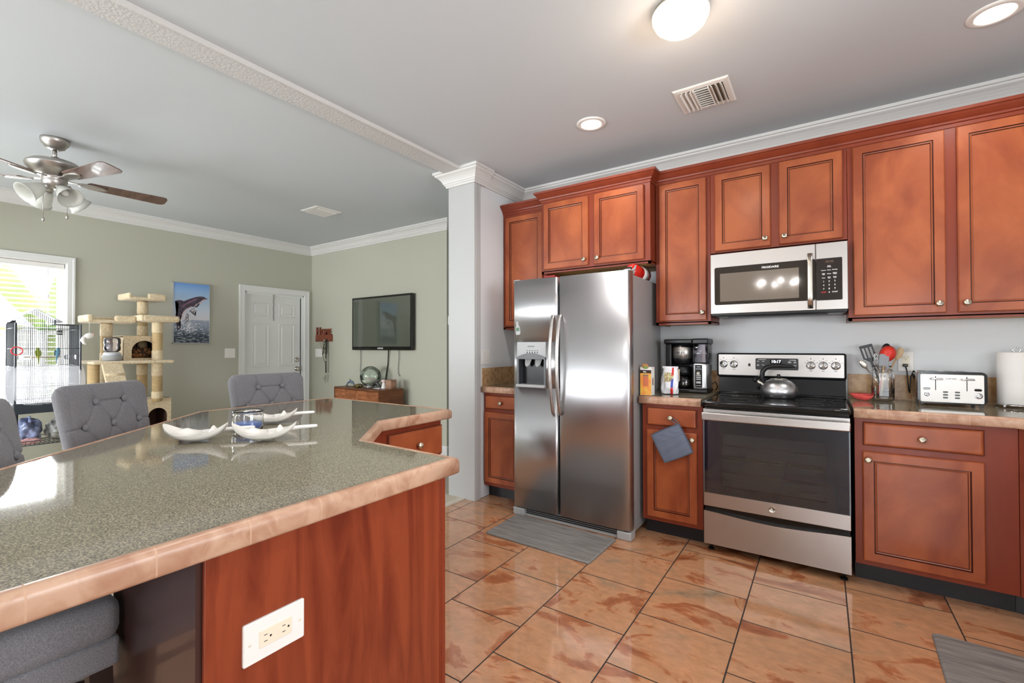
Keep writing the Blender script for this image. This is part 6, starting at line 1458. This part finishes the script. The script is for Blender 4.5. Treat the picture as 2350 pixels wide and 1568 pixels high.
flat('painted_stripe', [(640, 455), (560, 475), (440, 530), (330, 600), (260, 690), (300, 660), (400, 590), (520, 530), (620, 490)], mat('dolphin_mauve', (140, 100, 122), 0.5), 0.0310, cv)
flat('painted_eye', [(690, 485), (712, 470), (732, 478), (715, 492)], mat('dolphin_eye', (26, 22, 26), 0.4), 0.0312, cv)
CALF = mat('calf_mottled', (96, 92, 98), 0.5, noise=(70, (220, 216, 218), 3, 0.45, 0.55))
flat('painted_calf', [(615, 715), (560, 680), (510, 690), (470, 730), (440, 800), (430, 900), (440, 1000), (430, 1080), (400, 1030), (370, 940), (375, 850), (410, 770), (420, 810), (460, 740), (520, 800), (560, 800), (595, 870), (600, 840), (570, 780), (600, 770)], CALF, 0.0309, cv)
SPL = mat('foam_white', (226, 226, 232), 0.6)
rn = random.Random(4)
b = B()
for k in range(260):
    a = rn.random(); cx = 430+rn.gauss(0, 130); cy = 1120+rn.gauss(0, 80)-0.0015*(cx-430)**2*0
    if rn.random() < 0.45: cx = 270+rn.random()*230; cy = 800+rn.random()*380
    if not (125 < cx < 900 and cy < 1330): continue
    r_ = rn.uniform(4, 15); n = 6; a0 = rn.random()*6
    P = [(cx+r_*(0.6+0.5*rn.random())*math.cos(a0+2*PI*i/n), cy+r_*(0.6+0.7*rn.random())*math.sin(a0+2*PI*i/n)) for i in range(n)]
    b.poly([m @ V((u, v, 0.0314+k*2e-7)) for u, v in pic(P)])
obj('painted_splash', b, SPL, cv)['kind'] = 'stuff'

# ---- chain on the door
t = thing('door_chain', 'thin dark chain hanging from the top of the white door', 'chain', (-6.37, 3.442, 1.83))
b = B(); b.box(-6.388, -6.372, 3.43, 3.458, 1.985, 2.012, 0.003); obj('clip', b, NICKEL, t)
b = B(); rr = random.Random(1)
for k in range(24):
    z = 1.985-k*0.0145; b.ball((-6.378, 3.442+0.003*math.sin(k*0.9), z), (0.004, 0.0055 if k % 2 else 0.003, 0.0078), 8, 6)
obj('chain_links', b, mat('chain_grey', (120, 118, 116), 0.35, 0.9), t)

# ---- HOME sign with keys
t = thing('key_rack', 'red-brown wooden HOME key rack on the sage wall', 'key rack', (-6.013, 4.0, 1.44))
b = B(); b.box(-6.207, -5.820, 3.976, 4.001, 1.352, 1.452, 0.003); obj('plaque', b, [SIGNW], t)
ms_ = lambda x, z: face_mx((x, 3.985, z), (1, 0, 0), (0, 0, 1))
text('lettering', 'H', 0.150, ms_(-6.140, 1.500), SIGNW, t, 0.010, bold=0.004, sx=1.05)
text('lettering', 'OME', 0.118, ms_(-5.952, 1.487), SIGNW, t, 0.010, bold=0.004, sx=0.92)
for k in range(6):
    x = -6.18+k*0.066; b = B(); b.tube([(x, 3.978, 1.372), (x, 3.960, 1.368), (x, 3.954, 1.378), (x, 3.955, 1.386)], 0.0028, 6); obj('hook', b, NICKEL, t)
t = thing('key_bunch', 'black and patterned lanyards with keys hanging from the HOME rack', 'keys', (-5.92, 3.955, 1.36))
LAN = mat('lanyard_black', (28, 28, 30), 0.7); LAN2 = mat('lanyard_pattern', (150, 146, 120), 0.7, noise=(30, (40, 44, 36), 2, 0.45, 0.55))
b = B()
def strap(b, pts, w_=0.009):
    for p, q in zip(pts[:-1], pts[1:]):
        p = V(p); q = V(q); b.prism([p+V((-w_, 0, 0)), p+V((w_, 0, 0)), q+V((w_, 0, 0)), q+V((-w_, 0, 0))], (0, 0.003, 0))
strap(b, [(-5.915, 3.955, 1.385), (-5.905, 3.95, 1.20), (-5.915, 3.952, 1.02), (-5.912, 3.953, 0.90)], 0.013); strap(b, [(-5.945, 3.953, 1.385), (-5.985, 3.949, 1.16)], 0.010); strap(b, [(-5.985, 3.949, 1.15), (-5.94, 3.949, 1.05)], 0.003)
obj('lanyard', b, LAN, t)
b = B(); strap(b, [(-5.95, 3.948, 1.382), (-5.925, 3.944, 1.30), (-5.945, 3.944, 1.22), (-5.93, 3.945, 1.18)], 0.016); strap(b, [(-5.91, 3.944, 1.16), (-5.90, 3.943, 1.07)], 0.010); obj('patterned_lanyard', b, LAN2, t)
for x, z, rt in ((-5.93, 0.86, 8), (-5.905, 0.85, -10), (-5.96, 0.83, 20), (-5.915, 0.80, 0), (-5.99, 1.27, 12), (-6.03, 1.32, -5)):
    b = B(); mk = face_mx((x, 3.948, z), (1, 0, 0), (0, 0, 1)) @ M.Rotation(rad(rt), 4, 'Z')
    b.lathe([(0.014, 0), (0.014, 0.003), (0.005, 0.003), (0.005, 0)], (0, 0, 0), 16, mk, False, False); b.box(-0.004, 0.004, -0.055, -0.012, 0, 0.003, 0, 1, mk); obj('key', b, NICKEL, t)

# ---- television
t = thing('television', 'black flat television mounted on the sage wall', 'television', (-4.713, 3.95, 1.58))
b = B(); m = NF(3.945); plate(b, m, -5.289, -4.137, 1.230, 1.932, 0.006, -0.03, 0.015, 0.004); obj('bezel', b, mat('gloss_black', (12, 12, 13), 0.12, coat=0.4), t)
b = B(); plate(b, m, -5.262, -4.164, 1.276, 1.906, 0.003, 0.012, 0.0156); obj('screen', b, SCREEN, t)
b = B(); b.box(-4.95, -4.45, 3.955, 4.001, 1.40, 1.78, 0.004); obj('wall_mount', b, BLACKP, t)
text('lettering', 'SAMSUNG', 0.024, face_mx((-4.713, 3.9294, 1.253), (1, 0, 0), (0, 0, 1)), INKW, t, 0.0004, bold=0.0006)
for label, pts in (('thin cable from the television down behind the glass globe', [(-5.166, 3.975, 1.26), (-5.172, 3.985, 1.10), (-5.185, 3.985, 0.95), (-5.15, 3.985, 0.82), (-5.11, 3.985, 0.72), (-5.11, 3.985, 0.4)]),
                   ('thick black cable slanting from the television to the white figurine', [(-4.600, 3.97, 1.25), (-4.63, 3.985, 1.05), (-4.675, 3.985, 0.85), (-4.70, 3.985, 0.70), (-4.70, 3.985, 0.4)]),
                   ('short cable hanging free below the television, loose plug at its end', [(-4.415, 3.975, 1.25), (-4.425, 3.985, 1.12), (-4.440, 3.985, 1.0), (-4.432, 3.985, 0.93), (-4.407, 3.985, 0.90)])):
    b = B(); b.tube(pts, 0.007 if 'thick' in label else 0.0032, 8); tv = obj('tv_cable', b, INKD if 'thick' not in label else BLACKP); tag(tv, label, 'cable', 'cables below the television')

# ---- wooden console below the television
ca = rad(-4.13); cc = V((-4.279, 3.545, 0))
Rc = M.Translation(cc) @ M.Rotation(ca, 4, 'Z')     # local: x to the left is negative, y to the wall
t = thing('console_cabinet', 'low acacia wood console with chevron doors under the television', 'cabinet', tuple(Rc @ V((-0.475, 0.18, 0))), ca)
b = B()
b.box(-0.951, 0.0, 0.0, 0.358, 0.742, 0.762, 0.001, 1, Rc); b.box(-0.951, -0.935, 0.0, 0.358, 0.16, 0.745, 0.001, 1, Rc); b.box(-0.016, 0.0, 0.0, 0.358, 0.16, 0.745, 0.001, 1, Rc); b.box(-0.951, 0.0, 0.0, 0.358, 0.145, 0.162, 0.001, 1, Rc); b.box(-0.945, -0.006, 0.34, 0.356, 0.15, 0.75, 0, 1, Rc)
obj('carcass', b, WALNUT, t)
for k in range(2):
    x0, x1 = -0.933+k*0.459, -0.933+(k+1)*0.459-0.004
    b = B(); xm = (x0+x1)/2
    for i, (xa_, xb_) in enumerate(((x0, xm), (xm, x1))):
        b.mi = i; b.box(xa_+0.0003, xb_-0.0003, 0.003, 0.02, 0.165, 0.738, 0, 1, Rc)
    obj('door', b, [mat('chevron_a', (168, 106, 66), 0.4, noise=(7, (112, 60, 34), 6, 0.35, 0.7, (1.2, 1, 5, 40), 0.8)), mat('chevron_b', (158, 98, 60), 0.4, noise=(7, (104, 56, 32), 6, 0.35, 0.7, (1.2, 1, 5, -40), 0.8))], t)
for x in (-0.9, -0.05):
    for y in (0.04, 0.32):
        b = B(); b.cyl(Rc @ V((x, y, 0.15)), Rc @ V((x, y, 0.006)), 0.02, 0.012, 14); obj('leg', b, DARKWOOD, t)
CZ = 0.7625
def onc(x, y): return Rc @ V((x, y, CZ))
p = onc(-0.435, 0.19)
t = thing('glass_globe', 'clear glass globe terrarium with sand and shells on the console', 'globe', tuple(p))
b = B(); b.lathe([(0.040, 0.030)]+[(0.128*math.cos(rad(a)), 0.140+0.128*math.sin(rad(a))) for a in range(-58, 91, 8)]+[(0.0, 0.268)], p, 44); obj('sphere', b, GLOBE, t)
b = B(); b.lathe([(0.055, 0.0), (0.080, 0.004), (0.080, 0.016), (0.060, 0.024), (0.058, 0.036), (0.0, 0.036)], p, 36); obj('base', b, CHROME, t)
b = B(); b.lathe([(0.03, 0.046), (0.08, 0.058), (0.106, 0.092), (0.08, 0.098), (0.03, 0.104), (0.0, 0.106)], p, 32); obj('sand', b, mat('white_sand', (240, 232, 220), 0.9, bump=(80, 0.4, 0.004)), t)
for k in range(9):
    b = B(); a = k*2.4; b.ball(p+V((0.012*math.sqrt(k)*2.0*math.cos(a), 0.012*math.sqrt(k)*2.0*math.sin(a), 0.108)), (0.014, 0.010, 0.010), 10, 8); obj('shell', b, mat('shell_pink', (206, 172, 166), 0.5) if k == 0 else bpy.data.materials['shell_pink'], t)
def figurine_dolphin(label, pos, rz, m_):
    t = thing('dolphin_figurine', label, 'figurine', tuple(pos), rz)
    b = B(); b.tube([(-0.055, 0, 0.008), (-0.035, 0, 0.040), (0, 0, 0.062), (0.035, 0, 0.052), (0.055, 0, 0.026), (0.064, 0, 0.014)], [0.004, 0.011, 0.018, 0.016, 0.010, 0.003], 12)
    obj('body', b, m_, t, True)
    b = B(); b.prism([(-0.008, -0.002, 0.074), (0.014, -0.002, 0.078), (-0.012, -0.002, 0.104)], (0, 0.004, 0)); b.prism([(-0.055, -0.03, 0.010), (-0.055, 0.03, 0.010), (-0.048, 0, 0.016)], (0, 0, 0.004)); b.prism([(0.02, -0.012, 0.040), (0.035, -0.012, 0.042), (0.02, -0.042, 0.020)], (0, 0.003, 0)); obj('fin', b, m_, t, True)
    b = B(); b.box(-0.05, 0.05, -0.025, 0.025, 0.0, 0.010, 0.003); obj('stand', b, CHROME, t, True)
GLB = mat('black_ceramic', (26, 28, 34), 0.2, coat=0.4)
figurine_dolphin('small grey dolphin figurine at the end of the console nearest the keys', onc(-0.82, 0.15), rad(20), mat('grey_blue_ceramic', (92, 104, 122), 0.25))
figurine_dolphin('small black dolphin figurine between globe and white figurine', onc(-0.235, 0.15), rad(200), GLB)
p = onc(-0.655, 0.17); b = B(); b.ball(p+V((0, 0, 0.020)), (0.065, 0.035, 0.020), 18, 8); tag(obj('black_stone', b, GLB), 'flat black stone on the console beside the grey dolphin', 'stone')
t = thing('turtle_figurine', 'dark bronze turtle figurine beside the glass globe', 'figurine', tuple(onc(-0.575, 0.10)))
p = onc(-0.575, 0.10); b = B(); b.ball(p+V((0, 0, 0.022)), (0.05, 0.036, 0.020), 18, 8); b.ball(p+V((0.058, 0, 0.022)), (0.018, 0.013, 0.012), 12, 8)
for sx in (-1, 1):
    for sy in (-1, 1): b.ball(p+V((sx*0.038, sy*0.036, 0.009)), (0.018, 0.013, 0.008), 10, 6)
obj('body', b, mat('bronze', (120, 104, 58), 0.35, 0.6), t)
t = thing('white_figurine', 'small pale pink and white figurine on the console', 'figurine', tuple(onc(-0.175, 0.2)))
p = onc(-0.175, 0.2); b = B(); b.lathe([(0.034, 0.0), (0.036, 0.01), (0.026, 0.03), (0.020, 0.06), (0.012, 0.075), (0.0, 0.078)], p, 20); obj('body', b, CERAM, t)
b = B(); b.ball(p+V((-0.004, 0, 0.090)), (0.030, 0.028, 0.020), 16, 10); obj('flower', b, mat('pale_pink_ceramic', (236, 208, 210), 0.35), t)
t = thing('candle_holder', 'square amber glass candle holder at the console corner', 'candle holder', tuple(onc(-0.06, 0.22)))
p = onc(-0.06, 0.22); b = B(); o_ = rrect(p.x-0.048, p.x+0.048, p.y-0.048, p.y+0.048, 0.008, 3); i_ = rrect(p.x-0.044, p.x+0.044, p.y-0.044, p.y+0.044, 0.006, 3)
b.rings([[V((x, y, CZ+0.002)) for x, y in o_], [V((x, y, CZ+0.112)) for x, y in o_], [V((x, y, CZ+0.112)) for x, y in i_], [V((x, y, CZ+0.008)) for x, y in i_]]); obj('glass', b, mat('amber_glass', (226, 186, 160), 0.08, trans=0.6, ior=1.2), t)
b = B(); b.cyl((p.x, p.y, CZ+0.009), (p.x, p.y, CZ+0.075), 0.026, None, 20); obj('candle', b, mat('cream_wax', (240, 222, 206), 0.5), t)
